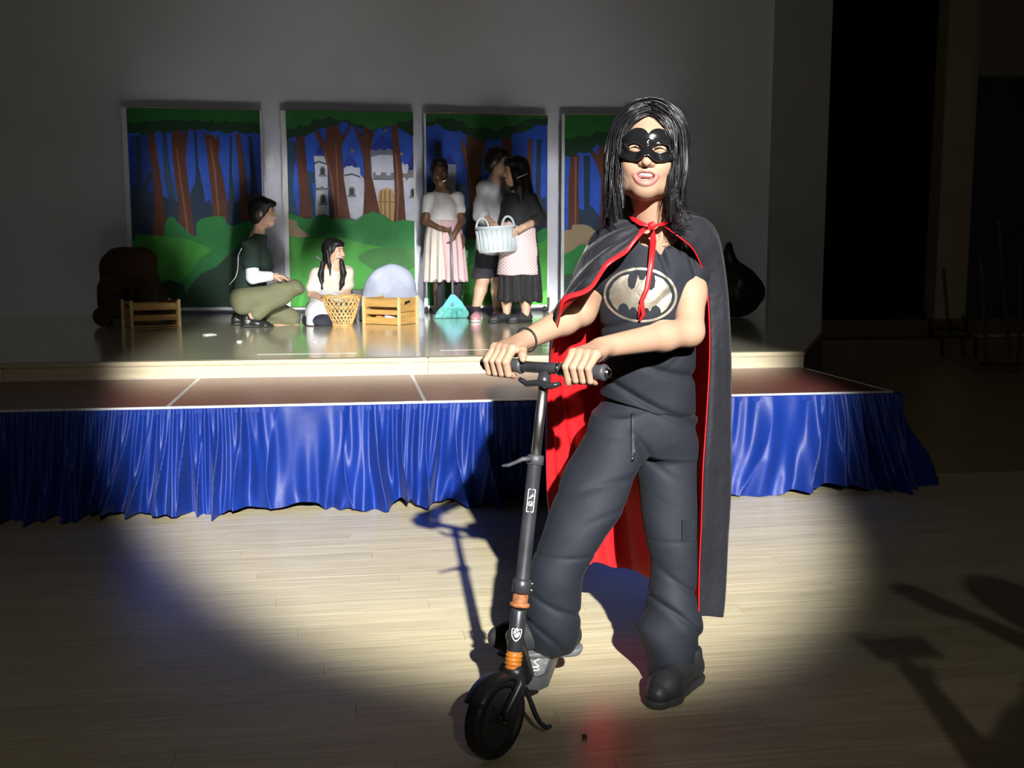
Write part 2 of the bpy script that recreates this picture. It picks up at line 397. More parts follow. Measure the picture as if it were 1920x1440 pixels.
# ================================================================ painted forest flats
YP = 10.63          # front face of the boards
def paint(nm): 
    c = dict(sky=(.018, .10, .66), skyd=(.009, .045, .34), teal=(.010, .035, .085), tealm=(.014, .06, .14), trunk=(.115, .030, .014), bark=(.23, .10, .055),
             can=(.012, .16, .024), cand=(.004, .050, .016), hill=(.045, .33, .030), bush=(.012, .22, .045), dk=(.004, .045, .022), lime=(.10, .50, .05), sand=(.36, .27, .16),
             wallc=(.68, .74, .90), grey=(.22, .24, .31), greyd=(.11, .12, .17), roof=(.010, .035, .40), door=(.62, .42, .19), doord=(.36, .22, .09), win=(.035, .06, .04), star=(.28, .24, .15), shadow_green=(.030, .18, .03))[nm]
    return mat('paint_'+nm, c, .55, var=(9, .10), spec=.35)
def flat(lab, xl, xr, yt, yb, strip):
    """board between the measured edges; returns a painter"""
    p00, p11 = at(xl, yt, YP), at(xr, yb, YP)
    x0, x1 = at(xl, (yt+yb)/2, YP)[0], at(xr, (yt+yb)/2, YP)[0]; z1 = p00[2]; z0 = SZ+.075
    t = thing('painted_flat', lab, 'backdrop panel', ((x0+x1)/2, YP+.03, SZ), 'painted forest flats along the back of the stage')
    G().box((x0, YP, z0), (x1, YP+.018, z1)).build('board', paint('sky'), t)
    G().box((x0-strip, YP-.004, z0-.01), (x0, YP+.05, z1+.004), bev=.003).build('edge_batten', m_white, t)
    G().box((x1, YP+.002, z0-.01), (x1+.018, YP+.05, z1), bev=.003).build('edge_batten', m_white, t)
    G().box((x0, YP-.006, z0-.03), (x1, YP+.05, z0), bev=.003).build('bottom_rail', m_white, t)
    G().box((x0, YP, z1), (x1, YP+.05, z1+.012)).build('top_rail', mat('raw_wood', (.45, .36, .22), .6), t)
    for xx in (x0+.0, x1-.02):          # castor: fork, wheel, chrome stem block
        G().box((xx-.03, YP+.0, SZ+.045), (xx+.05, YP+.07, SZ+.15), bev=.006).build('castor_bracket', m_chrome, t)
        for s_ in (-.05, .03):
            c = G().lathe([(.012, -.012), (.030, -.010), (.030, .010), (.012, .012)], (xx+.01+s_*.5, YP+s_-.01, SZ+.031), (1, .3*s_/abs(s_), 0), 16).build('castor_wheel', mat('castor_rubber', (.03, .03, .03), .4), t, True)
            G().lathe([(.004, -.014), (.014, -.013), (.014, .013), (.004, .014)], (xx+.01+s_*.5, YP+s_-.01, SZ+.031), (1, .3*s_/abs(s_), 0), 12).build('hub', m_chrome, c, True)
    lay = [0]
    def P(nm, colr, pts, smooth=False, o=(0, 0), s=1.0, up=0):
        pts = [(o[0]+a/s, o[1]+b/s) for a, b in pts]
        if smooth: pts = spline(pts, len(pts)*6, True)
        lay[0] += 1; yy = YP-.0012-.0011*lay[0]
        vs = []
        for a, b in pts:
            q = at(a, b, YP); vs.append((min(max(q[0], x0), x1), yy, min(max(q[2], z0), z1)))
        n_ = len(vs); vb = [(a, YP+.002, c) for a, b, c in vs]
        mk(nm, vs+vb, [list(range(n_)), [i+n_ for i in range(n_)][::-1]]+[[i, i+n_, (i+1) % n_+n_, (i+1) % n_] for i in range(n_)], paint(colr), t)
    P.t = t
    return P
def lobes(x0, x1, y, n, amp, top, seed, dip=lambda u: 0):
    """scalloped lower edge of a canopy, closed along the top"""
    r = random.Random(seed); pts = [(x0, top)]; 
    cu = np.cumsum([0]+[r.uniform(.6, 1.5) for _ in range(n)]); cu = cu/cu[-1]
    for i in range(n):
        am_ = amp*r.uniform(.6, 1.3)*(cu[i+1]-cu[i])*n**.9
        for k in range(7):
            u = cu[i]+(cu[i+1]-cu[i])*k/7; pts.append((x0+(x1-x0)*u, y+dip(u)+am_*math.sin(math.pi*k/7)**.7))
    return pts+[(x1, y+dip(1)), (x1, top)]
def hill(x0, x1, y, n, amp, bot, seed, dip=lambda u: 0):
    r = random.Random(seed); pts = [(x0, bot)]
    for i in range(n):
        a = amp*(.7+.5*r.random())
        for k in range(6):
            u = (i+k/6)/n; pts.append((x0+(x1-x0)*u, y+dip(u)-a*math.sin(math.pi*k/6)))
    return pts+[(x1, y+dip(1)), (x1, bot)]

# --- first flat (coordinates measured in an enlargement: origin 180,170 scale 5.647)
P = flat('leftmost painted forest panel with brown trunks, behind the crouching boy', 245, 492, 203, 580, .045)
z = dict(o=(180, 170), s=5.647)
P('night_shade', 'skyd', [(360, 480), (600, 440), (640, 1500), (360, 1500)], **z)
P('far_tree', 'teal', [(425, 480), (460, 480), (500, 1000), (560, 860), (590, 860), (540, 1060), (560, 1500), (380, 1500), (400, 1000), (440, 1000)], **z)
P('far_tree', 'tealm', [(700, 420), (745, 420), (770, 700), (800, 900), (860, 1200), (850, 1500), (720, 1500), (760, 1140), (720, 900)], **z)
P('far_tree', 'teal', [(1035, 400), (1060, 400), (1085, 800), (1130, 1000), (1170, 1250), (1240, 1260), (1240, 1500), (980, 1500), (1000, 1100), (1045, 1000), (1060, 860)], **z)
P('far_tree', 'teal', [(1420, 470), (1440, 470), (1440, 900), (1480, 1180), (1540, 1150), (1560, 1500), (1390, 1500), (1410, 1000)], **z)
P('far_tree', 'teal', [(1615, 480), (1645, 490), (1690, 900), (1720, 1100), (1790, 1060), (1790, 1600), (1600, 1600), (1640, 1000)], **z)
P('fir_line', 'teal', [(380, 1040), (480, 1000), (560, 1080), (720, 1120), (760, 1150), (860, 1180), (990, 1110), (1040, 1000), (1080, 1080), (1150, 1200), (1200, 1150), (1240, 1250), (1400, 1180), (1500, 1200), (1560, 1120), (1700, 1090), (1790, 1130), (1790, 1700), (380, 1700)], **z)
P('trunk', 'trunk', [(550, 460), (620, 460), (650, 700), (690, 950), (730, 1300), (760, 1750), (600, 1750), (620, 1200), (600, 850), (560, 600)], **z)
P('trunk', 'trunk', [(800, 390), (900, 400), (910, 470), (950, 440), (990, 400), (960, 560), (950, 720), (975, 950), (1010, 1250), (1080, 1800), (870, 1800), (880, 1250), (840, 950), (810, 700)], **z)
P('bark_streak', 'bark', [(850, 600), (860, 600), (900, 900), (960, 1300), (990, 1600), (975, 1600), (930, 1250), (880, 900)], **z)
P('trunk', 'trunk', [(1130, 410), (1170, 470), (1240, 470), (1260, 510), (1300, 470), (1310, 560), (1295, 700), (1340, 900), (1390, 1200), (1400, 1500), (1250, 1480), (1230, 1150), (1190, 800), (1170, 580)], **z)
P('bark_streak', 'bark', [(1200, 520), (1215, 520), (1270, 850), (1310, 1320), (1290, 1320), (1250, 850)], **z)
P('trunk', 'trunk', [(1480, 460), (1525, 460), (1560, 700), (1600, 1000), (1620, 1400), (1540, 1400), (1520, 900), (1490, 600)], **z)
P('canopy_shade', 'cand', lobes(240, 496, 241, 9, 7, 195, 1, lambda u: 18*abs(u-.5)**1.3), **{})
P('canopy', 'can', lobes(240, 496, 222, 10, 5, 195, 2, lambda u: 12*abs(u-.45)), **{})
z3 = dict(o=(180, 160), s=3.0)
P('bush', 'bush', [(380, 1000), (390, 780), (430, 740), (470, 780), (560, 850), (570, 770), (640, 740), (720, 740), (760, 790), (960, 760), (960, 1100), (380, 1100)], True, **z3)
P('hill', 'hill', [(215, 860), (330, 845), (440, 855), (540, 875), (650, 925), (600, 960), (560, 1010), (520, 1090), (340, 1120), (215, 1100)], True, **z3)
P('dark_bush', 'bush', [(480, 1110), (540, 1040), (600, 960), (700, 920), (860, 960), (960, 900), (960, 1180), (480, 1200)], **z3)
P('dark_bush', 'dk', [(480, 1290), (500, 1170), (590, 1060), (680, 1020), (760, 940), (860, 860), (990, 860), (990, 1290)], **z3)
P('ground_shade', 'dk', [(215, 1120), (340, 1120), (420, 1090), (500, 1130), (520, 1290), (215, 1290)], **z3)

# --- second flat, the castle (origin 520,180 scale 5.143)
P = flat('painted panel with the white castle and blue roofs, behind the seated girl', 541, 776, 208, 578, .05)
z = dict(o=(520, 180), s=5.143)
P('far_tree', 'tealm', [(60, 420), (160, 430), (190, 480), (160, 700), (150, 900), (210, 1200), (60, 1200)], **z)
P('far_tree', 'tealm', [(290, 720), (360, 740), (365, 830), (330, 850), (350, 960), (380, 1150), (280, 1200)], **z)
def castle_window(x, y, w_, h_):
    P('window_surround', 'grey', [(x-w_/2, y+h_), (x-w_/2, y+.35*h_)]+[(x-w_/2*math.cos(a), y+.35*h_-.35*h_*math.sin(a)) for a in np.linspace(.2, 2.94, 9)]+[(x+w_/2, y+.35*h_), (x+w_/2, y+h_)], **z)
    w2 = w_*.6
    P('window_opening', 'win', [(x-w2/2, y+h_*.95), (x-w2/2, y+.42*h_)]+[(x-w2/2*math.cos(a), y+.42*h_-.26*h_*math.sin(a)) for a in np.linspace(.2, 2.94, 9)]+[(x+w2/2, y+.42*h_), (x+w2/2, y+h_*.95)], **z)
    P('window_sill', 'grey', [(x-w_*.68, y+h_*.92), (x+w_*.68, y+h_*.92), (x+w_*.68, y+h_*1.15), (x-w_*.68, y+h_*1.15)], **z)
P('roof', 'roof', [(370, 560), (410, 470), (470, 570)], **z)
P('tower', 'wallc', [(350, 580), (470, 580), (480, 640), (500, 1200), (370, 1200), (372, 880), (360, 650)], **z)
P('tower_band', 'greyd', [(355, 640), (400, 625), (480, 650), (478, 665), (400, 640), (360, 660)], **z)
P('tower_band', 'grey', [(368, 885), (410, 885), (430, 870), (460, 890), (500, 880), (500, 905), (370, 910)], **z)
castle_window(437, 680, 56, 85); castle_window(443, 945, 60, 95)
P('roof', 'roof', [(632, 670), (695, 555), (775, 665), (760, 690), (640, 690)], **z)
P('castle_wall', 'wallc', [(640, 690), (660, 690), (660, 675), (690, 680), (720, 670), (740, 690), (795, 690), (800, 760), (840, 800), (840, 1300), (690, 1300), (640, 800)], **z)
P('tower_band', 'greyd', [(645, 760), (720, 745), (800, 775), (800, 792), (720, 762), (645, 775)], **z)
castle_window(718, 875, 62, 88)
P('roof', 'roof', [(900, 500), (1010, 385), (1110, 480), (1115, 530), (900, 530)], **z)
P('great_tower', 'wallc', [(900, 560), (1120, 560), (1130, 780), (1130, 1250), (840, 1250), (840, 800), (910, 780)], **z)
P('battlement', 'grey', [(895, 525), (925, 515), (930, 530), (965, 525), (985, 512), (1010, 525), (1050, 525), (1055, 510), (1090, 512), (1110, 525), (1115, 575), (1000, 568), (900, 590)], **z)
P('battlement', 'grey', [(920, 740), (945, 735), (950, 765), (995, 765), (1000, 738), (1045, 738), (1050, 768), (1090, 768), (1095, 742), (1125, 745), (1125, 808), (925, 808)], **z)
P('battlement_shade', 'greyd', [(925, 800), (1125, 800), (1125, 810), (925, 810)], **z)
P('castle_gate', 'door', [(975, 1300), (970, 960), (1000, 905), (1050, 888), (1100, 905), (1130, 960), (1130, 1300)], **z)
for xx in (990, 1030, 1075): P('gate_plank', 'doord', [(xx, 1280), (xx-2, 915), (xx+16, 905), (xx+18, 1280)], **z)
P('gate_bar', 'doord', [(975, 1012), (1125, 1018), (1125, 1030), (975, 1026)], **z)
P('castle_wall', 'wallc', [(1200, 650), (1215, 640), (1220, 760), (1330, 720), (1330, 1300), (1200, 1300)], **z)
P('tower_band', 'grey', [(1195, 750), (1260, 715), (1330, 715), (1330, 790), (1270, 790), (1245, 820), (1230, 790), (1195, 785)], **z)
P('turret', 'wallc', [(1215, 665), (1255, 655), (1265, 690), (1250, 750), (1215, 750)], **z)
P('roof', 'roof', [(1262, 690), (1310, 560), (1330, 560), (1330, 690)], **z)
castle_window(1308, 890, 56, 85)
for sx, sy in ((720, 530), (1040, 330), (1195, 560)):
    P('star', 'star', [(sx+(26 if k % 2 == 0 else 10)*math.sin(k*math.pi/5), sy-(26 if k % 2 == 0 else 10)*math.cos(k*math.pi/5)) for k in range(10)], **z)
P('trunk', 'trunk', [(185, 410), (260, 370), (275, 600), (300, 850), (345, 1230), (215, 1240), (215, 950), (190, 600)], **z)
P('trunk', 'trunk', [(470, 300), (585, 280), (595, 340), (630, 405), (685, 320), (690, 265), (720, 270), (700, 330), (640, 430), (620, 500), (640, 800), (690, 1100), (745, 1390), (540, 1390), (510, 1000), (490, 700), (440, 540), (350, 330), (380, 320), (440, 420), (475, 470)], **z)
P('bark_streak', 'bark', [(450, 530), (470, 560), (530, 800), (560, 1050), (590, 1280), (570, 1280), (540, 1000), (505, 740)], **z)
P('bark_streak', 'bark', [(560, 480), (568, 480), (590, 900), (610, 1250), (598, 1250), (575, 900)], **z)
P('trunk', 'trunk', [(735, 290), (755, 280), (790, 370), (825, 400), (815, 300), (880, 300), (890, 380), (920, 290), (950, 300), (920, 420), (895, 530), (905, 760), (950, 950), (1000, 1200), (825, 1200), (840, 900), (830, 600), (790, 450)], **z)
P('trunk', 'trunk', [(1095, 250), (1155, 270), (1175, 500), (1205, 750), (1240, 1260), (1120, 1250), (1135, 950), (1120, 700), (1110, 480)], **z)
P('bark_streak', 'bark', [(1135, 560), (1150, 560), (1175, 900), (1160, 1230), (1145, 1230), (1150, 900)], **z)
P('canopy_shade', 'cand', [(85, 100), (85, 420), (180, 390), (270, 390), (350, 345), (420, 310), (520, 305), (590, 270), (640, 245), (700, 265), (760, 300), (860, 310), (940, 300), (1000, 260), (1070, 245), (1130, 260), (1190, 320), (1240, 350), (1320, 390), (1320, 100)], **z)
P('canopy', 'can', lobes(536, 780, 228, 9, 8, 195, 5, lambda u: 10*math.cos(u*9)), **{})
P('bush', 'bush', [(60, 1120), (200, 1160), (300, 1190), (400, 1150), (470, 1140), (520, 1180), (700, 1190), (760, 1210), (830, 1150), (920, 1115), (1020, 1150), (1120, 1220), (1200, 1195), (1340, 1210), (1340, 1600), (60, 1600)], **z)
P('sand_patch', 'sand', [(60, 1180), (190, 1210), (200, 1260), (260, 1310), (320, 1350), (60, 1400)], **z)
P('hill', 'hill', [(1050, 850), (1180, 860), (1380, 855), (1500, 890), (1660, 920), (1740, 960), (1820, 990), (1820, 1300), (1050, 1300)], **z3)
P('hill_cast_shadow', 'shadow_green', [(1480, 960), (1560, 920), (1720, 910), (1820, 930), (1820, 1010), (1640, 1060), (1500, 1000)], True, **z3)  # shadow cast on the hill, put into the paint as a darker green

# --- third flat (origin 740,180 scale 3)
P = flat('painted forest panel behind the broom girl and the pair with the white basket', 800, 1026, 213, 578, .02)
z = dict(o=(740, 180), s=3.0)
P('far_tree', 'teal', [(800, 245), (825, 245), (820, 560), (830, 580), (850, 560), (862, 900), (790, 900), (790, 600)], **z)
P('fir_line', 'teal', [(180, 500), (330, 430), (350, 500), (400, 480), (420, 700), (470, 640), (640, 600), (770, 520), (790, 640), (865, 640), (865, 900), (180, 900)], **z)
P('roof', 'roof', [(262, 385), (305, 325), (345, 385)], **z)
P('turret', 'grey', [(265, 385), (345, 385), (345, 420), (340, 560), (265, 560)], **z)
P('far_tree', 'teal', [(225, 260), (262, 260), (258, 700), (228, 700)], **z)
P('trunk', 'trunk', [(370, 220), (400, 300), (405, 210), (470, 210), (480, 260), (505, 220), (515, 240), (490, 400), (485, 700), (500, 960), (410, 960), (425, 700), (405, 420), (375, 290)], **z)
P('trunk', 'trunk', [(600, 220), (655, 220), (665, 420), (670, 700), (620, 700), (610, 420)], **z)
P('trunk', 'trunk', [(752, 240), (775, 240), (772, 420), (778, 620), (735, 620), (740, 420)], **z)
P('bark_streak', 'bark', [(385, 260), (400, 310), (430, 500), (425, 520)], **z)
P('canopy_shade', 'cand', lobes(796, 1030, 245, 8, 9, 195, 8, lambda u: 14*math.cos(u*7+2.6)), **{})
P('canopy', 'can', lobes(796, 1030, 229, 9, 7, 195, 9, lambda u: 10*math.cos(u*8+2)), **{})
P('bush', 'bush', [(180, 900), (260, 850), (330, 830), (420, 800), (520, 830), (640, 780), (760, 760), (800, 765), (865, 780), (865, 1220), (180, 1220)], True, **z)
P('hill', 'hill', [(400, 980), (480, 940), (600, 960), (760, 850), (820, 825), (870, 830), (870, 1220), (400, 1220)], True, **z)
P('hill', 'lime', [(360, 1010), (400, 1020), (435, 1100), (430, 1120), (370, 1090)], **z)
P('grass_edge', 'lime', [(440, 1165), (600, 1150), (700, 1170), (810, 1110), (865, 1090), (865, 1200), (440, 1205)], **z)
P('sand_patch', 'sand', [(445, 1030), (480, 1015), (490, 1090), (460, 1090)], **z)

# --- fourth flat (origin 1040,200 scale 3.6)
P = flat('rightmost painted forest panel, half hidden behind the caped performer', 1058, 1278, 215, 576, .03)
z = dict(o=(1040, 200), s=3.6)
P('fir_line', 'teal', [(160, 680), (185, 700), (250, 670), (300, 740), (870, 700), (870, 900), (160, 900)], **z)
P('far_tree', 'teal', [(195, 330), (240, 330), (235, 760), (200, 760)], **z)
P('trunk', 'trunk', [(112, 320), (165, 330), (160, 500), (165, 830), (90, 840), (95, 500)], **z)
P('bark_streak', 'bark', [(135, 340), (148, 340), (145, 800), (132, 800)], **z)
P('trunk', 'trunk', [(205, 240), (290, 330), (305, 200), (400, 200), (390, 700), (400, 900), (305, 900), (312, 480), (280, 380), (210, 270)], **z)
P('trunk', 'trunk', [(560, 200), (640, 200), (640, 800), (560, 800)], **z)
P('canopy_shade', 'cand', lobes(1055, 1280, 262, 7, 10, 195, 11, lambda u: 26*math.cos(u*4.4)), **{})
P('canopy', 'can', lobes(1055, 1280, 240, 8, 8, 195, 12, lambda u: 14*math.cos(u*4.4)), **{})
P('sand_patch', 'sand', [(60, 850), (110, 830), (120, 800), (170, 795), (215, 800), (250, 820), (330, 900), (330, 1010), (60, 1010)], True, **z)
P('bush', 'bush', [(60, 1010), (120, 970), (190, 925), (300, 960), (870, 900), (870, 1140), (60, 1140)], True, **z)
P('dark_bush', 'dk', [(60, 1130), (110, 1130), (170, 1180), (870, 1150), (870, 1400), (60, 1400)], **z)
q = at(765, 468, 10.59)
G().box((q[0]-.028, 10.592, q[2]-.045), (q[0]+.028, 10.602, q[2]+.045), bev=.003).build('white_card', m_white, label='small white card fixed to the castle panel above the grey rock', cat='card')
# ================================================================ stage props
m_crate = mat('pine_board', (.55, .33, .10), .5, var=(4, .25), stretch=(1, 1, 6))
m_post = mat('pine_post', (.70, .55, .28), .5, var=(4, .12), stretch=(1, 1, .4))
def crate(lab, cx, cy, yaw, W, Dp, Hh, slats, side_solid, sag):
    t = thing('wooden_crate', lab, 'crate', (cx, cy, SZ), 'wooden crates on the stage')
    M = Matrix.Translation((cx, cy, SZ)) @ Matrix.Rotation(yaw, 4, 'Z')
    ps = .022
    for sx in (-1, 1):
        for sy in (-1, 1):
            G().box((sx*(W/2-ps/2)-ps/2, sy*(Dp/2-ps/2)-ps/2, 0), (sx*(W/2-ps/2)+ps/2, sy*(Dp/2-ps/2)+ps/2, Hh+.012), M, .002).build('corner_post', m_post, t)
    for sy in (-1, 1):
        for (z0, z1) in slats:
            y_ = sy*(Dp/2-ps-.004)
            G().box((-W/2+ps*.6, y_-.006, z0), (W/2-ps*.6, y_+.006, z1), M, .002).build('slat', m_crate, t)
    for sx in (-1, 1):
        x_ = sx*(W/2-ps-.004)
        for j, (z0, z1) in enumerate(((.008, Hh*.46), (Hh*.48, Hh))):
            b = G().box((x_-.006, -Dp/2+ps*.6, z0), (x_+.006, Dp/2-ps*.6, z1), M, .002).build('side_board', m_crate, t)
        # hand hole
        G().tube([M @ Vector((x_+sx*.0065, -Dp*.13, Hh*.80)), M @ Vector((x_+sx*.0065, Dp*.13, Hh*.86))], [.014, .010], 10, flat=.35, upv=(M.to_3x3() @ Vector((sx, 0, 0)))).build('hand_hole', mat('hole_black', (.01, .008, .005), .9), t)
    G().box((-W/2+.02, -Dp/2+.02, .004), (W/2-.02, Dp/2-.02, .014), M).build('bottom_board', m_crate, t)
    return t
a, b, c = atz(680, 604, SZ), atz(749, 613, SZ), atz(789, 608, SZ)
a[1] = 9.15; a[0] = at(679, 604, 9.15)[0]; b = at(749, 612, 8.92); c = at(790, 606, 9.2)
ux = nrm([b[0]-a[0], b[1]-a[1], 0]); W1 = np.linalg.norm((b-a)[:2]); D1 = .30
yaw1 = math.atan2(ux[1], ux[0]); uy = V(-ux[1], ux[0], 0)
cc = V(b[0], b[1], 0)-ux*W1/2+uy*D1/2
crate('lit pine slatted crate in front of the grey rock beside the wicker basket', cc[0], cc[1], yaw1, W1, D1, .225, ((.01, .06), (.085, .125), (.150, .215)), True, 0)
def lump(name, lab, cat, c, r, m, seed=0, h=.006, amp=.008, fr=60):
    F = Fld(np.array(c)-np.array(r)*1.25-.02, np.array(c)+np.array(r)*1.25+.02, h)
    F.ell(c, r, 0); F.disp(lambda x, y, z: amp*np.sin(fr*x+seed)*np.sin(fr*.8*y+2*seed)*np.sin(fr*1.1*z+seed))
    return F.build(name, m, None, label=lab, cat=cat)
def inc(u, v, z): p = cc+ux*u+uy*v; return (p[0], p[1], SZ+z)
lump('crumpled_paper', 'crumpled white paper lying inside the lit pine crate', 'paper', inc(.04, -.06, .055), (.055, .04, .038), m_white, 1)
lump('bread_roll', 'orange bread roll inside the lit pine crate, left of white paper', 'bread', inc(-.06, -.06, .05), (.05, .035, .034), mat('bread', (.62, .28, .07), .6, var=(20, .2)), 2, amp=.003)
lump('bread_roll', 'yellow bread roll in the corner of the lit pine crate', 'bread', inc(.13, -.07, .045), (.026, .03, .028), mat('bread_pale', (.72, .48, .16), .6, var=(20, .2)), 3, amp=.003)
a2, b2 = atz(246, 616, SZ), atz(341, 612, SZ)
ux2 = nrm([b2[0]-a2[0], b2[1]-a2[1], 0]); W2 = np.linalg.norm((b2-a2)[:2]); uy2 = V(-ux2[1], ux2[0], 0)
c2 = V(a2[0], a2[1], 0)+ux2*W2/2+uy2*.15
crate('dim slatted crate standing in shadow before the brown armchair', c2[0], c2[1], math.atan2(ux2[1], ux2[0]), W2, .28, .21, ((.055, .10), (.14, .195)), True, 0)
lump('crumpled_paper', 'crumpled brown paper showing through the shadowed left crate', 'paper', c2+V(0, -.02, SZ+.052), (.10, .06, .026), mat('kraft', (.30, .22, .12), .8, var=(10, .2)), 5)

# grey rock: a thick painted dome standing on its flat back
pr = [at(x, y, 9.55) for x, y in ((673, 600), (677, 560), (685, 527), (700, 507), (722, 496), (735, 493), (755, 498), (771, 510), (780, 530), (783, 548), (796, 570), (797, 600))]
pr = spline([(p[0], p[2]) for p in pr], 60); pr[:, 1] = np.maximum(pr[:, 1], SZ)
nr = len(pr); g = G(); ctr = np.array([(pr[0, 0]+pr[-1, 0])/2, SZ+.14])
rings = []
for fy, sc in ((0.10, .90), (.02, .985), (0, .965), (-.035, .84), (-.055, .6), (-.062, .3)):
    rings.append([(ctr[0]+(p[0]-ctr[0])*sc, 9.55+fy, max(SZ, ctr[1]+(p[1]-ctr[1])*sc)) for p in pr])
vs = [q for r_ in rings for q in r_]+[(ctr[0], 9.55-.064, ctr[1]), (ctr[0], 9.65, ctr[1])]
fs = [[i*nr+k, (i+1)*nr+k, (i+1)*nr+(k+1) % nr, i*nr+(k+1) % nr] for i in range(5) for k in range(nr)]
fs += [[5*nr+k, 6*nr, 5*nr+(k+1) % nr] for k in range(nr)]+[[k, (k+1) % nr, 6*nr+1] for k in range(nr)]
mk('stage_rock', vs, fs, mat('grey_rock_paint', (.42, .47, .60), .7, var=(7, .18), bump=(12, .3)), None, True, label='pale grey painted dome rock behind the lit pine crate', cat='rock')

# dark armchair at the left, black sack at the right, box behind the basket
F = Fld(at(175, 620, 9.95)-V(.1, .5, .1), at(320, 440, 9.75)+V(.15, .5, .1), .014)
bk = [at(247, 480, 9.95), at(247, 590, 9.95)]
F.chain([at(222, 498, 9.95), at(262, 494, 9.95)], [.15, .15], .08); F.chain([at(222, 560, 9.95), at(278, 560, 9.95)], [.17, .17], .08); F.cone(at(240, 520, 9.95), at(240, 575, 9.9), .23, .23, .08)
F.ell(at(214, 540, 9.7), (.13, .26, .11), .05); F.ell(at(214, 572, 9.7), (.10, .24, .16), .05); F.ell(at(275, 555, 9.7), (.09, .24, .12), .05)
F.cut((0, 0, SZ+.04), (0, 0, -1)); F.disp(lambda x, y, z: .006*np.sin(22*x+9*z)*np.sin(17*z))
arm = F.build('armchair', mat('brown_fabric', (.055, .022, .012), .85, bump=(60, .2)), None, label='dark brown upholstered armchair in shadow by the leftmost panel', cat='armchair')
p = at(191, 583, 9.15); lump('brown_cushion', 'small dark cushion on the floor left of the brown armchair', 'cushion', (p[0], p[1], SZ+.085), (.075, .06, .08), mat('brown_fabric'), 4, amp=.004)
for k, (fx, fy) in enumerate(((205, 9.55), (285, 9.55), (205, 10.15), (285, 10.15))):
    q = at(fx, 600, fy); G().lathe([(.03, 0), (.035, .05)], (q[0], fy, SZ), n=10).build('foot', m_black, arm)
F = Fld((2.95, 9.0, SZ-.05), (4.3, 10.0, 1.7), .015)
F.ell((at(1380, 560, 9.5)[0], 9.5, SZ+.24), (.26, .22, .24), .1); F.cone((at(1372, 500, 9.5)[0], 9.5, SZ+.35), (at(1366, 463, 9.5)[0], 9.5, SZ+.66), .13, .035, .1)
F.cut((0, 0, SZ+.003), (0, 0, -1)); F.disp(lambda x, y, z: .012*np.sin(30*x+12*z)*np.sin(21*y+14*z))
F.build('black_sack', mat('black_plastic', (.012, .012, .013), .4, bump=(20, .3)), None, label='black tied sack on stage right of the caped performer', cat='sack')
q = at(676, 560, 9.75); G().box((q[0]-.09, 9.7, SZ), (q[0]+.05, 9.85, SZ+.27), bev=.01).build('black_box', mat('black_plastic'), None, label='small black box behind the wicker basket and the rock', cat='box')

# wicker basket in front of the seated girl
m_wick = mat('wicker', (.66, .42, .16), .5, var=(14, .25))
wc = at(641, 610, 9.0); wc[2] = SZ; hb = .235
wk = thing('wicker_basket', 'open woven wicker basket held by the seated girl', 'basket', wc)
rad = lambda s: .082+.075*s**.8
g = G()
for k in range(22):
    for sg in (-1, 1):
        g.tube([wc+V(rad(s)*math.cos(k*2*math.pi/22+sg*s*1.15), rad(s)*math.sin(k*2*math.pi/22+sg*s*1.15), .01+hb*s) for s in np.linspace(0, 1, 9)], .0062, 5)
g.build('lattice', m_wick, wk, True)
for s in (.0, .33, .62, 1.0):
    G().tube([wc+V(rad(s)*math.cos(a_), rad(s)*math.sin(a_), .01+hb*s+.004*math.sin(9*a_)) for a_ in np.linspace(0, 2*math.pi, 40)], .010 if s in (0, 1) else .0065, 6).build('hoop', m_wick, wk, True)
G().lathe([(.083, 0), (.085, .012)], wc, n=24).build('base', m_wick, wk)

# white laundry basket held by the pair
m_lb = mat('white_plastic', (.46, .52, .56), .35)
A0, A1 = at(893, 424, 9.02), at(968, 424, 8.95); ax = nrm(A1-A0); lc = (at(906, 474, 9.02)+at(962, 472, 8.95))/2; rc = (A0+A1)/2
Rt, Rb = np.linalg.norm(A1-A0)/2, .155
lb = thing('laundry_basket', 'white plastic two-handled laundry basket carried by the pair', 'basket', lc)
up_ = nrm(rc-lc); hgt = np.linalg.norm(rc-lc)-.0
prof = [(Rb*.2, 0), (Rb, 0), (Rb+.006, .01), (Rb+(Rt-Rb)*.5, hgt*.5), (Rt-.008, hgt-.02), (Rt, hgt-.018), (Rt+.003, hgt), (Rt-.012, hgt), (Rt-.018, hgt-.03), (Rb-.01, .02), (Rb*.2, .015)]
G().lathe(prof, lc, up_, 40).build('tub', m_lb, lb, True)
sd = nrm(np.cross(up_, V(0, 1, 0))); fw = np.cross(up_, sd)
for k in range(26):
    an = 2*math.pi*k/26; dr_ = math.cos(an)*sd+math.sin(an)*fw
    G().tube([lc+dr_*(Rb+.006+(Rt-Rb)*s)+up_*hgt*s for s in (.10, .5, .86)], .0055, 5).build('rib', m_lb, lb, True)
for s_ in (-1, 1):
    cpt = rc+sd*s_*(Rt*.62)+fw*(-.10 if s_ > 0 else -.02)
    G().tube([cpt+sd*.055*math.cos(a_)+up_*(.105*math.sin(a_)-.03) for a_ in np.linspace(-.25, math.pi+.25, 17)], .0105, 8).build('handle', m_lb, lb, True)

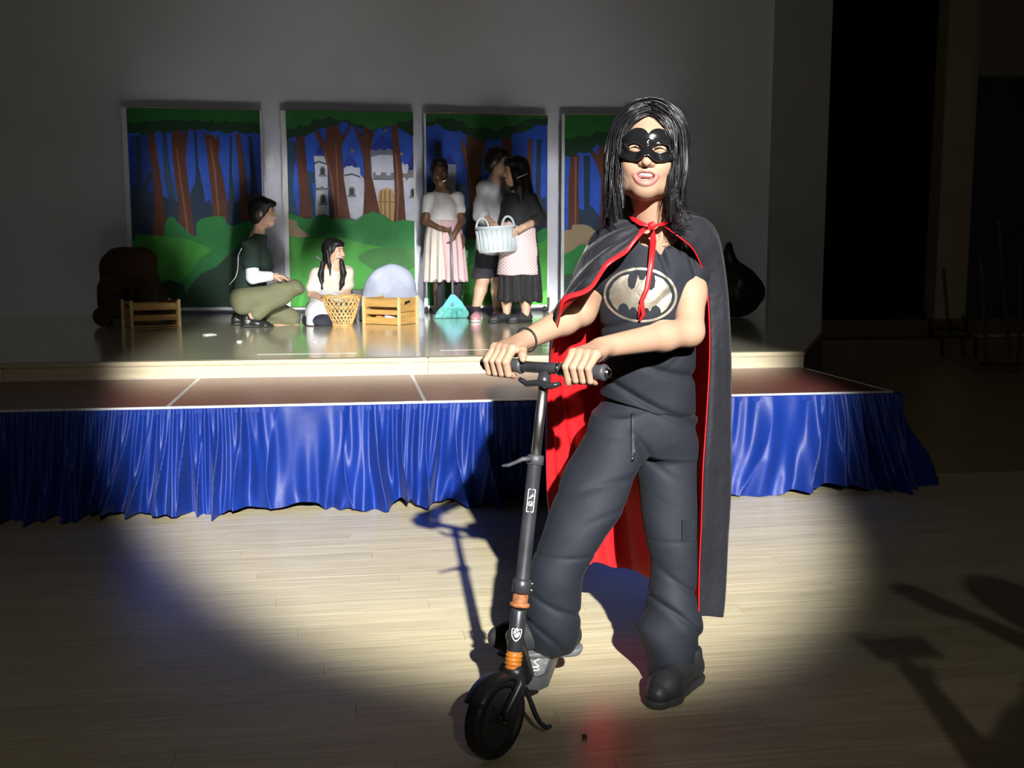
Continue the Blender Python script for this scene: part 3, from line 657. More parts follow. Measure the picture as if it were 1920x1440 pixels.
# broom
b0, b1 = at(845, 425, 9.88), at(849, 556, 9.82)
br = thing('broom', 'turquoise fan-shaped broom leaning before the standing girl', 'broom', (b1[0], 9.82, SZ))
G().tube([b0, b1], [.011, .012], 10).build('handle', mat('grey_pole', (.22, .23, .26), .4, metal=.4), br, True)
m_tq = mat('turquoise_plastic', (.04, .42, .55), .4)
pts = [at(x, y, 9.82) for x, y in ((845, 552), (852, 552), (866, 566), (872, 577), (828, 577), (835, 566))]
hv = [p+V(0, d, 0) for d in (-.022, .022) for p in pts]
mk('head_block', hv, [list(range(6)), list(range(6, 12))[::-1]]+[[i, i+6, (i+1) % 6+6, (i+1) % 6] for i in range(6)], m_tq, br)
q = at(848, 571, 9.79); G().lathe([(.012, -.004), (.016, 0), (.012, .004)], q, (0, 1, 0), 14).build('rivet', m_chrome, br, True)
g = G(); rr = random.Random(3)
for k in range(420):
    u = rr.random(); dv = rr.uniform(-.02, .02); a_ = at(830+41*u, 574+2*math.sin(3.1*u), 9.82)+V(0, dv, 0)
    e_ = at(814+68*u+rr.uniform(-3, 3), 600-5*abs(u-.5)+rr.uniform(-3, 2), 9.80)+V(0, dv*3, 0); e_[2] = max(e_[2], SZ+.004)
    g.tube([a_, (a_+e_)/2+V(0, -.006, .012), e_], [.0024, .0022, .0014], 3, cap=False)
g.build('bristles', mat('turquoise_bristle', (.16, .55, .50), .5, var=(30, .3)), br, kind='stuff')

# litter on the deck and one dark chip on the hall floor
def scrap(lab, x, y, Z, r, m, n=6, seed=1):
    p = atz(x, y, Z); rr = random.Random(seed); top = [(p[0]+r*math.cos(k*2*math.pi/n)*rr.uniform(.6, 1.2), p[1]+r*math.sin(k*2*math.pi/n)*rr.uniform(.6, 1.2), Z+.002+rr.uniform(.001, .010)) for k in range(n)]
    bot = [(a_, b_, Z+.0005) for a_, b_, c_ in top]
    mk('paper_scrap', top+bot, [list(range(n)), list(range(n, 2*n))[::-1]]+[[i, i+n, (i+1) % n+n, (i+1) % n] for i in range(n)], m, None, label=lab, cat='scrap')
scrap('whitish paper scrap on the stage deck, below the leftmost panel', 391, 628, SZ, .05, m_white, 7, 2)
scrap('small pale scrap on the stage deck right of the larger scrap', 449, 641, SZ, .025, m_white, 6, 3)
scrap('pale scrap on the stage deck in front of the wicker basket', 590, 640, SZ, .03, m_white, 6, 4)
scrap('tiny pale scrap on the stage deck below the laundry basket pair', 972, 631, SZ, .03, m_white, 5, 6)
scrap('small dark chip on the hall floor right of the scooter wheel', 1095, 1386, 0, .008, m_seam, 5, 5)

# dark wooden easel by the right wall
ez = thing('easel', 'dark wooden easel standing in the dark at the right edge', 'easel', (5.6, 9.6, 0))
m_ez = mat('dark_wood', (.07, .05, .03), .6)
for (x0, y0, x1, y1) in ((1840, 485, 1848, 740), (1873, 412, 1892, 745), (1915, 500, 1905, 745)):
    p0, p1 = at(x0, y0, 9.6), at(x1, y1, 9.6); p1[2] = 0.0
    G().tube([p0, p1], .022, 4).build('leg', m_ez, ez)
for y0 in (535, 682):
    G().tube([at(1838, y0, 9.58), at(1918, y0+2, 9.58)], .02, 4).build('crossbar', m_ez, ez)
# ================================================================ people
def skin_mat(name, col, lip, rough=.45):
    if name in _M: return _M[name]
    m = mat(name, col, rough, spec=.4, var=(9, .05)); nt = m.node_tree; b = nt.nodes['Principled BSDF']
    b.inputs['Subsurface Weight'].default_value = .0
    a = nt.nodes.new('ShaderNodeAttribute'); a.attribute_name = 'lip'; mx = nt.nodes.new('ShaderNodeMix'); mx.data_type = 'RGBA'
    old = b.inputs['Base Color'].links[0].from_socket
    nt.links.new(a.outputs['Fac'], mx.inputs[0]); nt.links.new(old, mx.inputs[6]); mx.inputs[7].default_value = (*lip, 1)
    nt.links.new(mx.outputs[2], b.inputs['Base Color']); return m
sk_light = skin_mat('skin_light', (.58, .37, .26), (.42, .14, .12)); sk_dark = skin_mat('skin_dark', (.135, .068, .040), (.13, .045, .035))
m_hair = mat('black_hair', (.008, .007, .008), .5, spec=.4)
def headR(f, pitch=0., roll=0.):
    f = nrm([f[0], f[1], 0]); y = -f; z = V(0, 0, 1); x = np.cross(y, z)
    return np.stack([x, y, z], 1) @ rotx(-pitch) @ roty(roll)
def add_head(F, c, R, s=1., k=.02, open_mouth=False):
    H = lambda *p: c+R @ (np.array(p)*s)
    e = lambda p, r, kk=k, op='add': F.ell(H(*p), [q*s for q in r], kk*s, R, op)
    e((0, .018, .032), (.072, .090, .086)); e((0, -.022, -.035), (.058, .062, .075), .03)
    e((0, -.048, -.094), (.026, .027, .022), .035)
    for q in (-1, 1):
        e((q*.034, -.052, -.030), (.028, .028, .032), .02); e((q*.046, -.005, -.070), (.017, .034, .028), .03)
        F.ell(H(q*.074, .012, -.008), [.009*s, .020*s, .031*s], .006*s, R @ rotz(q*.35))
    e((0, -.060, .030), (.050, .026, .030), .02)
    for q in (-1, 1): e((q*.030, -.088, .002), (.016, .012, .010), .012, 'sub'); e((q*.031, -.074, .001), (.0165, .0125, .0115), .004)
    F.chain([H(0, -.084, .004), H(0, -.093, -.020), H(0, -.098, -.034)], [.007*s, .009*s, .0125*s], .010*s)
    for q in (-1, 1): e((q*.012, -.087, -.037), (.0085, .0095, .0075), .006)
def add_lips(F, c, R, s=1.):
    H = lambda *p: c+R @ (np.array(p)*s)
    F.chain([H(-.022, -.077, -.064), H(-.008, -.086, -.060), H(.008, -.086, -.060), H(.022, -.077, -.064)], [.003*s, .006*s, .006*s, .003*s], .006*s)
    F.chain([H(-.020, -.077, -.066), H(0, -.085, -.071), H(.020, -.077, -.066)], [.003*s, .0065*s, .003*s], .006*s)
def hand(F, w_, d, n, s=1., side=1, curl=.5):
    d = nrm(d); n = nrm(np.asarray(n, float)-d*(np.asarray(n, float)@d)); lt = np.cross(d, n)*side
    F.ell(w_+d*.045*s, [.03*s, .03*s, .03*s], .02*s)
    for i, L in enumerate((.88, 1., .95, .78)):
        o = lt*(i-1.5)*.019*s; b_ = w_+d*.080*s+o; F.cone(w_+d*.02*s+o*.5, b_, .014*s, .0105*s, .012*s)
        m_ = b_+(d*math.cos(curl)+n*math.sin(curl))*.034*s*L; t_ = m_+(d*math.cos(curl*2.4)+n*math.sin(curl*2.4))*.034*s*L
        F.chain([b_, m_, t_], [.0100*s, .0092*s, .0075*s], .003*s)
    tb = w_+d*.022*s-lt*.028*s; F.chain([w_+d*.012*s-lt*.012*s, tb, tb+(d*.75-lt*.35+n*.45)*.034*s, tb+(d*.9-lt*.1+n*.6)*.062*s], [.015*s, .0125*s, .0105*s, .0085*s], .006*s)
def shoe(parent, heel, toe, z0, m, ms, h=.006, s=1., nm='shoe', tilt=None):
    heel = np.array(heel, float); toe = np.array(toe, float); d = toe-heel; L = np.linalg.norm(d); d = d/L; n = np.cross(d, V(0, 0, 1)); up = V(0, 0, 1)
    P = lambda a, z, b=0: heel+d*(a*L)+up*(z0-heel[2]+z*s)+n*b*s
    lo = np.minimum(heel, toe)-.09; hi = np.maximum(heel, toe)+.09; lo[2] = z0-.03; hi[2] = z0+.2
    F = Fld(lo, hi, h)
    F.chain([P(.13, .044), P(.45, .044), P(.72, .036), P(.88, .030)], [.033*s, .034*s, .040*s, .029*s], .02)
    F.cone(P(.17, .05), P(.20, .085), .034*s, .036*s, .02); F.cone(P(.35, .06), P(.6, .045), .026*s, .026*s, .02)
    F.cut(P(0, .014), (0, 0, -1)); F.cut(P(0, .10), (0, 0, 1))
    o = F.build(nm, m, parent)
    F = Fld(lo, hi, h); F.chain([P(.13, .02), P(.45, .02), P(.72, .02), P(.88, .02)], [.038*s, .036*s, .045*s, .034*s], .01); F.cut(P(0, .001), (0, 0, -1)); F.cut(P(0, .022), (0, 0, 1)); F.build('sole', ms, o)
    G_ = G()
    for a in (.36, .45, .54): G_.tube([P(a, .082-.05*(a-.36)/.3*1.2, -.02), P(a+.02, .09-.05*(a-.36)/.3*1.2, 0), P(a, .082-.05*(a-.36)/.3*1.2, .02)], .0035*s, 5)
    G_.build('laces', ms if ms is not None else m, o, True, kind='stuff')
    return o
def eyes(parent, c, R, s=1.):
    H = lambda *p: c+R @ (np.array(p)*s)
    for q in (-1, 1):
        F = Fld(H(q*.03, -.08, .002)-.025*s, H(q*.03, -.08, .002)+.025*s, .0022*s); F.ell(H(q*.031, -.0825, .001), [.0125*s, .0055*s, .0042*s], 0, R); F.build('eye', mat('eye_dark', (.02, .013, .01), .2), parent, 0)
        G().tube([H(q*.014, -.088, .019), H(q*.030, -.086, .024), H(q*.046, -.076, .020)], [.002*s, .0032*s, .0015*s], 5).build('eyebrow', m_hair, parent, True)
def hair_cap(F, c, R, s=1., front=.02, thick=.012, low=0.):
    H = lambda *p: c+R @ (np.array(p)*s)
    F.ell(H(0, .022, .036), [(.076+thick)*s, (.092+thick)*s, (.088+thick)*s], 0, R)
    F.ell(H(0, .045, -.03-low), [(.070+thick)*s, (.06+thick)*s, .075*s], .03*s, R)
    F.ell(H(0, -.098, -.045+front), [.068*s, .088*s, .10*s], .012*s, R, 'sub')
def root(lab, x, y, grp='actors waiting on the stage'): return thing('person', lab, 'person', (x, y, SZ), grp)
lipmask = lambda o, F, c, R, s: attr(o, 'lip', np.clip(1.4-np.linalg.norm(((F.v-(c+R @ (V(0, -.083, -.066)*s))) @ R)/(np.array([.022, .014, .0085])*s), axis=1), 0, 1))
fold = lambda a, fx, fz, ph=0: (lambda x, y, z: a*np.sin(fx*x+fz*z+ph+2*np.sin(7*z+3*x))*np.sin(11*z-9*x+ph))

# ---- crouching boy, seen from his right side
Y = 9.05; t = root('boy in dark green t-shirt and olive trousers crouching on one knee', at(495, 612, Y)[0], Y)
c = at(494, 399, Y); R = headR((1, -.12), .02)
F = Fld(at(425, 620, Y)-V(0, .38, 0), at(580, 355, Y)+V(0, .38, 0), .006)
add_head(F, c, R, 1.0); add_lips(F, c, R)
nk = at(482, 445, Y); F.cone(c+V(-.02, .0, -.06), nk, .046, .050, .03)
hp = at(462, 560, Y); F.chain([nk+V(0, 0, -.03), at(470, 490, Y), hp], [.06, .095, .10], .06)
sr, sl = at(470, 462, Y-.17), at(474, 460, Y+.17)
er, wr = at(474, 520, Y-.22), at(508, 518, Y-.20)
F.chain([nk, sr], [.05, .055], .03); F.chain([sr, er, wr], [.048, .040, .030], .015); hand(F, wr, (1, .15, .0), (0, 0, -1), .95, 1, .3)
el, wl = at(478, 520, Y+.22), at(520, 520, Y+.10); F.chain([nk, sl], [.05, .055], .03); F.chain([sl, el, wl], [.048, .040, .030], .015); hand(F, wl, (1, -.3, -.1), (0, 0, -1), .95, -1, .4)
kr, ar = at(553, 540, Y-.12), at(474, 592, Y-.13); kl, al = at(549, 603, Y+.12), at(462, 603, Y+.14)
F.chain([hp+V(0, -.09, 0), kr, ar], [.075, .055, .04], .02); F.chain([hp+V(0, .09, 0), kl, al], [.075, .055, .04], .02)
o = F.build('body', sk_light, t); lipmask(o, F, c, R, 1.); eyes(t, c, R)
F = Fld(at(425, 620, Y)-V(0, .4, 0), at(580, 355, Y)+V(0, .4, 0), .007)
F.chain([nk+V(-.0, 0, -.02), at(473, 490, Y), hp+V(.02, 0, .02)], [.078, .138, .128], .06); F.chain([nk+V(0, -.05, -.04), sr, sr+(er-sr)*.55], [.07, .068, .072], .03); F.chain([nk+V(0, .05, -.04), sl, sl+(el-sl)*.55], [.07, .068, .072], .03)
F.cut(nk+V(.0, 0, .030), (.22, 0, .97)); F.cut(at(455, 556, Y), (-.2, 0, -1)); F.disp(fold(.007, 20, 26))
F.build('t_shirt', mat('dark_green_cotton', (.010, .028, .020), .85, bump=(60, .15)), t)
F = Fld(at(425, 620, Y)-V(0, .4, 0), at(580, 355, Y)+V(0, .4, 0), .007)
F.chain([hp+V(0, -.08, -.02), kr, kr+(ar-kr)*.9], [.112, .068, .058], .015); F.chain([hp+V(0, .08, -.02), kl+V(0, 0, .03), al+V(0, 0, .03)], [.105, .070, .062], .015); F.ell(hp, (.135, .165, .11), .03)
F.cut((0, 0, SZ+.006), (0, 0, -1)); F.disp(fold(.009, 24, 30, 1))
F.build('trousers', mat('olive_twill', (.150, .155, .085), .8, bump=(50, .2)), t)
F = Fld(er-.16, er+.18, .006); F.chain([sr+(er-sr)*.48, er, er+(wr-er)*.93], [.056, .052, .040], .015); F.build('white_sleeve', mat('white_cotton', (.72, .74, .80), .7), t, label='bright white forearm sleeve')
F = Fld(c-.16, c+.17, .005); hair_cap(F, c, R, 1., .012, .013); F.ell(c+R @ V(0, -.055, .070), [.075, .052, .034], .02, R); F.disp(lambda x, y, z: .003*np.sin(90*x+60*y)*np.sin(70*z)); F.build('hair', m_hair, t)
m_shb = mat('black_leather', (.016, .016, .018), .3); m_grs = mat('grey_sole', (.18, .19, .20), .5)
shoe(t, at(450, 600, Y-.13), at(516, 608, Y-.15), SZ, m_shb, mat('black_sole', (.02, .02, .02), .4)); shoe(t, at(436, 600, Y+.14), at(476, 606, Y+.14), SZ, m_shb, mat('black_sole'))
G().tube([at(476, 436, Y-.06), at(461, 450, Y-.15), at(447, 478, Y-.17), at(446, 505, Y-.17), at(442, 520, Y-.165), at(430, 534, Y-.12)], .0035, 6).build('cable', m_white, t, True, label='thin white cable down the back')

# ---- seated girl with the wicker basket
Y = 9.3; t = root('seated girl in a cream t-shirt holding the wicker basket', at(612, 608, Y)[0], Y)
c = at(627, 473, Y); R = headR((.72, -.55), .12, .04)
box = (at(555, 620, Y)-V(0, .45, 0), at(690, 430, Y)+V(0, .4, 0))
F = Fld(*box, .006); add_head(F, c, R, .95); add_lips(F, c, R, .95); nk = at(621, 505, Y); F.cone(c+V(0, .01, -.06), nk, .042, .046, .03)
hp = at(612, 575, Y+.08); F.chain([nk+V(0, 0, -.03), at(617, 540, Y), hp], [.07, .105, .115], .06)
sr, sl = at(594, 515, Y-.03), at(650, 511, Y+.04); er, wr = at(584, 552, Y-.10), at(609, 562, Y-.30); el, wl = at(650, 550, Y-.04), at(648, 572, Y-.20)
for s_, e_, w_, q in ((sr, er, wr, 1), (sl, el, wl, -1)): F.chain([nk, s_], [.045, .048], .03); F.chain([s_, e_, w_], [.042, .036, .026], .015); hand(F, w_, (.75*q+.2, -.2, -.25), (0, -.2, -1), .88, q, .5)
kr, kl = at(590, 600, Y-.30), at(640, 600, Y-.28); F.chain([hp, kr, at(580, 604, Y+.1)], [.07, .055, .04], .02); F.chain([hp, kl, at(650, 604, Y+.1)], [.07, .055, .04], .02)
o = F.build('body', sk_light, t); lipmask(o, F, c, R, .95); eyes(t, c, R, .95)
F = Fld(*box, .006); F.chain([nk+V(0, 0, -.03), at(618, 540, Y), at(612, 572, Y)], [.072, .118, .130], .06)
for s_, e_ in ((sr, er), (sl, el)): F.chain([nk+V(0, 0, -.035), s_+V(0, 0, -.005), s_+(e_-s_)*.62], [.06, .058, .064], .03)
F.cut(nk+V(0, 0, .022), (.1, -.35, .9)); F.cut(at(612, 574, Y), (0, 0, -1)); F.disp(fold(.006, 30, 24, 2)); F.build('t_shirt', mat('cream_cotton', (.66, .60, .50), .8, bump=(50, .1)), t)
F = Fld(*box, .007); F.chain([at(606, 566, Y-.05), at(600, 590, Y-.22), at(590, 604, Y-.30)], [.12, .115, .07], .05); F.chain([at(618, 566, Y-.05), at(632, 590, Y-.22), at(640, 604, Y-.28)], [.12, .10, .07], .05); F.cone(at(600, 595, Y+.1), at(640, 595, Y+.1), .1, .1, .05)
F.cut((0, 0, SZ+.012), (0, 0, -1)); F.disp(fold(.007, 36, 20, 1)); F.build('apron', mat('white_apron', (.62, .63, .66), .8, bump=(40, .1)), t)
F = Fld(*box, .007); F.ell(at(604, 601, Y-.22), (.165, .17, .085), 0); F.cut((0, 0, SZ+.004), (0, 0, -1)); F.disp(fold(.006, 30, 30)); F.build('skirt', mat('navy_cloth', (.018, .020, .035), .8), t)
F = Fld(c-V(.16, .16, .34), c+.17, .005); hair_cap(F, c, R, .95, .0, .011, .02); F.ell(c+R @ V(.0, -.045, .062), [.068, .05, .035], .02, R)
for pts in (((606, 492), (601, 515), (605, 540), (612, 552)), ((640, 490), (644, 512), (641, 532), (636, 545))): F.chain([at(x, y, Y-.10) for x, y in pts], [.022, .024, .02, .008], .02)
F.chain([at(613, 470, Y-.09), at(618, 498, Y-.12), at(620, 515, Y-.13)], [.016, .013, .006], .015)
F.disp(lambda x, y, z: .0025*np.sin(160*x)*np.sin(30*z)); F.build('hair', m_hair, t)
G().tube([at(592, 480, Y-.1)+V(.0, -.02, 0), at(603, 489, Y-.12)], .01, 8).build('hair_tie', mat('hair_tie', (.12, .13, .12), .5), t, True)
G().tube([at(630, 484, Y-.11), at(640, 481, Y-.12)], [.002, .004], 6).build('face_microphone', m_white, t, True)

# ---- girl with the broom
Y = 10.05; t = root('standing girl in white t-shirt and cream-pink skirt holding a broom', at(836, 590, Y)[0], Y)
c = at(824, 323, Y); R = headR((.02, -1), -.05, -.03)
box = (at(770, 600, Y)-V(0, .35, .02), at(895, 285, Y)+V(0, .3, 0))
F = Fld(*box, .006); add_head(F, c, R, 1.); add_lips(F, c, R); nk = at(829, 362, Y); F.cone(c+V(0, .012, -.06), nk, .042, .046, .03)
hp = at(835, 430, Y); F.chain([nk+V(0, 0, -.04), at(832, 390, Y), hp], [.08, .105, .12], .06)
sr, sl = at(804, 374, Y), at(858, 373, Y); er, wr = at(798, 415, Y-.02), at(824, 428, Y-.14); el, wl = at(866, 414, Y-.03), at(853, 437, Y-.15)
F.chain([nk, sr], [.045, .048], .03); F.chain([nk, sl], [.045, .048], .03)
F.chain([sr, er, wr], [.042, .036, .026], .012); hand(F, wr, (.9, -.1, -.25), (0, -.5, -.6), .92, 1, .45); F.chain([sl, el, wl], [.042, .036, .026], .012); hand(F, wl, (-.35, -.1, -.9), (-.8, 0, .1), .92, -1, .45)
for xk in (822, 856): F.chain([at(xk, 450, Y), at(xk, 520, Y-.01), at(xk, 582, Y+.02)], [.085, .055, .04], .02)
o = F.build('body', sk_dark, t); lipmask(o, F, c, R, 1.); eyes(t, c, R)
F = Fld(*box, .006); F.chain([nk+V(0, 0, -.025), at(832, 390, Y), at(832, 410, Y)], [.08, .120, .135], .06)
for s_, e_ in ((sr, er), (sl, el)): F.chain([nk+V(0, 0, -.03), s_, s_+(e_-s_)*.42], [.06, .057, .060], .03)
F.cut(nk+V(0, 0, .022), (0, -.3, 1)); F.cut(at(832, 414, Y), (0, 0, -1)); F.disp(fold(.006, 34, 30, .6)); F.build('t_shirt', mat('white_tee', (.66, .66, .68), .8, bump=(50, .1)), t)
zt, zb = at(0+832, 408, Y)[2], at(835, 526, Y)[2]; xc, xb = at(832, 408, Y)[0], at(835, 526, Y)[0]
for nm, q, mm in (('skirt', 0, mat('cream_skirt', (.55, .50, .45), .8, var=(5, .05))), ('skirt_panel', 1, mat('pink_skirt', (.58, .40, .42), .8, var=(5, .05)))):
    F = Fld(*box, .006); F.zloft([(zt, xc, Y, .140, .11), (zt-.15, xc+.0, Y, .172, .145), ((zt+zb)/2, (xc+xb)/2, Y, .186, .165), (zb, xb, Y, .205, .185)], 0)
    F.disp(lambda x, y, z: .014*np.clip((zt-z)*2.2, 0, 1)*np.sin(14*np.arctan2(y-Y, x-xb)+.6))
    F.cut((xb+.045, 0, 0), (1, 0, .06) if q == 0 else (-1, 0, -.06)); F.build(nm, mm, t)
F = Fld(*box, .007)
for xk in (824, 856): F.chain([at(xk, 515, Y), at(xk, 550, Y), at(xk, 584, Y+.02)], [.066, .052, .046], .01)
F.build('leggings', mat('black_legging', (.014, .014, .018), .8), t)
for xk in (822, 857): p = at(xk, 590, Y); shoe(t, (p[0], Y+.10, SZ), (p[0]+(xk-840)*.001, Y-.14, SZ), SZ, mat('dark_canvas', (.03, .03, .035), .6), mat('pale_sole', (.5, .5, .5), .6))
F = Fld(c-.16, c+.17, .005); hair_cap(F, c, R, 1., .005, .009); F.ell(c+R @ V(0, -.02, .09), [.072, .075, .045], .02, R); F.disp(lambda x, y, z: .003*np.sin(120*x)*np.sin(110*z)*np.sin(100*y)); F.build('hair', m_hair, t)
G().tube([c+R @ V(.062, -.02, -.05), c+R @ V(.05, -.055, -.075), c+R @ V(.02, -.088, -.086)], [.0025, .003, .0045], 6).build('face_microphone', m_white, t, True)

# ---- boy in the white shirt
Y = 9.62; t = root('boy in white shirt and black shorts whispering to the black-haired girl', at(905, 600, Y)[0], Y)
c = at(934, 304, Y); R = headR((.85, -.5), -.02, .05)
box = (at(880, 612, Y)-V(.08, .4, .02), at(985, 262, Y)+V(.1, .4, 0))
F = Fld(*box, .006); add_head(F, c, R, 1.); add_lips(F, c, R); nk = at(930, 340, Y); F.cone(c+V(-.01, .01, -.06), nk, .046, .05, .03)
hp = at(928, 455, Y); F.chain([nk+V(0, 0, -.04), at(928, 385, Y), hp], [.085, .12, .12], .06)
sr, sl = at(908, 354, Y-.06), at(955, 354, Y+.06); er, wr = at(901, 402, Y-.10), at(925, 420, Y-.30); el, wl = at(963, 405, Y+.02), at(955, 428, Y-.2)
for s_, e_, w_, q in ((sr, er, wr, 1), (sl, el, wl, -1)): F.chain([nk, s_], [.05, .055], .03); F.chain([s_, e_, w_], [.046, .04, .028], .012); hand(F, w_, (.25, -.8, -.3), (0, -.3, -1), 1., q, .6)
kr, ar = at(906, 523, Y-.16), at(892, 580, Y-.28); kl, al = at(932, 525, Y+.05), at(932, 583, Y+.15)
F.chain([hp+V(-.06, -.02, -.02), kr, kr+(ar-kr)*.35, ar], [.085, .055, .056, .036], .02); F.chain([hp+V(.05, .02, -.02), kl, kl+(al-kl)*.35, al], [.085, .055, .056, .036], .02)
o = F.build('body', sk_light, t); lipmask(o, F, c, R, 1.); eyes(t, c, R)
F = Fld(*box, .006); F.chain([nk+V(0, 0, -.05), at(928, 385, Y), at(926, 440, Y)], [.09, .140, .135], .06)
for s_, e_, w_ in ((sr, er, wr), (sl, el, wl)): F.chain([nk+V(0, 0, -.045), s_, e_, e_+(w_-e_)*.25], [.065, .068, .070, .062], .03)
F.chain([nk+V(-.05, -.03, .0), nk+V(.03, -.075, -.01), nk+V(.07, -.03, -.02)], [.018, .016, .016], .01)
F.cut(nk+V(0, 0, .03), (.1, -.2, 1)); F.disp(fold(.010, 26, 34, .3)); F.build('shirt', mat('white_shirt', (.60, .61, .66), .8, bump=(40, .15)), t)
F = Fld(*box, .007); F.zloft([(at(920, 425, Y)[2], hp[0]-.01, Y-.02, .15, .135), (at(915, 478, Y)[2], hp[0]-.02, Y-.04, .168, .15)], 0); F.disp(fold(.008, 26, 20, 2)); F.build('apron', mat('white_apron'), t)
F = Fld(*box, .007); F.ell(hp, (.14, .13, .12), 0); F.chain([hp+V(-.06, -.02, -.05), hp+(kr-hp)*.98+V(-.02, 0, .01)], [.11, .088], .04); F.chain([hp+V(.05, .02, -.05), hp+(kl-hp)*.95], [.11, .085], .04); F.cut(at(910, 521, Y-.1), (0, 0, -1)); F.disp(fold(.006, 30, 30)); F.build('shorts', mat('black_cotton', (.014, .014, .02), .8), t)
for (a, tx, ty) in ((ar, -.03, -.22), (al, -.02, -.2)):
    G().tube([V(a[0], a[1], SZ+.13), V(a[0], a[1], SZ+.05)], [.042, .042], 14).build('sock', mat('black_cotton'), t, True)
shoe(t, (ar[0]+.02, ar[1]+.06, SZ), (ar[0]-.03, ar[1]-.18, SZ), SZ, mat('pink_trainer', (.62, .30, .36), .7), mat('white_sole', (.75, .73, .72), .5)); shoe(t, (al[0], al[1]+.06, SZ), (al[0]-.01, al[1]-.18, SZ), SZ, mat('pink_trainer'), mat('white_sole'))
F = Fld(c-.16, c+.18, .005); hair_cap(F, c, R, 1., .02, .014); F.ell(c+R @ V(0, -.05, .075), [.07, .05, .035], .02, R); F.disp(lambda x, y, z: .004*np.sin(80*x+50*y)*np.sin(60*z)); F.build('hair', m_hair, t)
G().tube([c+R @ V(.07, .02, .03), c+R @ V(.088, .0, .01), c+R @ V(.085, -.02, -.005)], .004, 6).build('ear_hook', m_white, t, True)

# ---- girl in black with the pink apron
Y = 9.12; t = root('girl with long black hair, black top and pink gingham apron', at(968, 608, Y)[0], Y)
c = at(966, 322, Y); R = headR((-.9, -.15), .0, -.04)
box = (at(915, 615, Y)-V(.08, .42, .02), at(1035, 282, Y)+V(.05, .4, 0))
F = Fld(*box, .006); add_head(F, c, R, 1.); add_lips(F, c, R); nk = at(974, 362, Y); F.cone(c+V(.01, .01, -.06), nk, .042, .046, .03)
hp = at(975, 450, Y); F.chain([nk+V(0, 0, -.04), at(974, 395, Y), hp], [.08, .105, .12], .06)
sr, sl = at(994, 372, Y-.02), at(958, 372, Y+.1); er, wr = at(1012, 412, Y-.06), at(982, 425, Y-.22); el, wl = at(950, 412, Y+.02), at(945, 430, Y-.1)
F.chain([nk, sr], [.045, .048], .03); F.chain([sr, er, wr], [.042, .036, .026], .012); hand(F, wr, (-.75, -.1, -.45), (-.3, -.4, -.6), .95, -1, .35)
F.chain([nk, sl], [.045, .048], .03); F.chain([sl, el, wl], [.042, .036, .026], .012); hand(F, wl, (-.7, -.2, -.3), (0, -.2, -1), .95, 1, .5)
ar, al = at(950, 585, Y), at(986, 588, Y-.04)
for xk, a in ((955, ar), (984, al)): F.chain([at(xk, 460, Y), at(xk, 530, Y), a+V(0, 0, .1), a], [.09, .055, .048, .034], .02)
o = F.build('body', sk_light, t); lipmask(o, F, c, R, 1.); eyes(t, c, R)
F = Fld(*box, .006); F.chain([nk+V(0, 0, -.05), at(974, 395, Y), at(974, 422, Y)], [.085, .122, .135], .06)
for s_, e_, w_ in ((sr, er, wr), (sl, el, wl)): F.chain([nk+V(0, 0, -.045), s_, e_, e_+(w_-e_)*.35], [.06, .062, .06, .05], .03)
F.cut(nk+V(0, 0, .0), (0, 0, 1)); F.cut(at(974, 424, Y), (0, 0, -1)); F.disp(fold(.007, 30, 30, 1)); F.build('top', mat('black_knit', (.012, .012, .014), .8, bump=(60, .2)), t)
zt, zm, zb = at(974, 412, Y)[2], at(974, 490, Y)[2], at(975, 566, Y)[2]; xc = at(974, 412, Y)[0]; xb = at(975, 566, Y)[0]
F = Fld(*box, .006); F.zloft([(zt, xc, Y, .135, .115), (zm, (xc+xb)/2, Y, .165, .15), (zb, xb, Y+.02, .19, .18)], 0); F.disp(lambda x, y, z: .010*np.clip((zt-z)*2, 0, 1)*np.sin(13*np.arctan2(y-Y, x-xb))+.006*np.clip((zm-z)*3, 0, 1)*np.sin(29*np.arctan2(y-Y, x-xb)+8*z))
F.disp(lambda x, y, z: np.where(z < zb+.03, .02*(np.sin(60*x)*.5+.5)*(zb+.03-z)/.03, 0)); F.build('skirt', mat('black_lace', (.016, .015, .017), .85, bump=(140, .5)), t)
m_ging = mat('pink_gingham', (.62, .46, .47), .8); nt = m_ging.node_tree; tc = nt.nodes.new('ShaderNodeTexCoord'); mp_ = nt.nodes.new('ShaderNodeMapping'); mp_.inputs['Scale'].default_value = (64, 0, 64); mp_.inputs['Location'].default_value = (.5, .5, .5); ck = nt.nodes.new('ShaderNodeTexChecker'); ck.inputs['Scale'].default_value = 1.
ck.inputs['Color1'].default_value = (.66, .55, .55, 1); ck.inputs['Color2'].default_value = (.50, .36, .38, 1); nt.links.new(tc.outputs['Object'], mp_.inputs[0]); nt.links.new(mp_.outputs[0], ck.inputs[0]); nt.links.new(ck.outputs[0], nt.nodes['Principled BSDF'].inputs['Base Color'])
za = at(970, 515, Y)[2]
F = Fld(*box, .006); F.zloft([(zt+.01, xc, Y, .142, .122), (zm, (xc+xb)/2, Y, .186, .172), (za, (xc+xb)/2+.0, Y+.01, .198, .186)], 0); F.cut((at(999, 460, Y)[0], Y-.05, 0), (1, .35, 0)); F.cut((0, Y+.03, 0), (0, 1, 0)); F.disp(fold(.005, 26, 12)); F.build('apron', m_ging, t)
for a in (ar, al): shoe(t, (a[0]+.055, a[1]+.03, SZ), (a[0]-.165, a[1]-.06, SZ), SZ, mat('black_trainer', (.022, .023, .028), .55), mat('black_sole'))
F = Fld(c-V(.2, .2, .52), c+.18, .006); hair_cap(F, c, R, 1., .005, .014, .0); F.ell(c+R @ V(0, -.045, .07), [.07, .052, .04], .02, R)
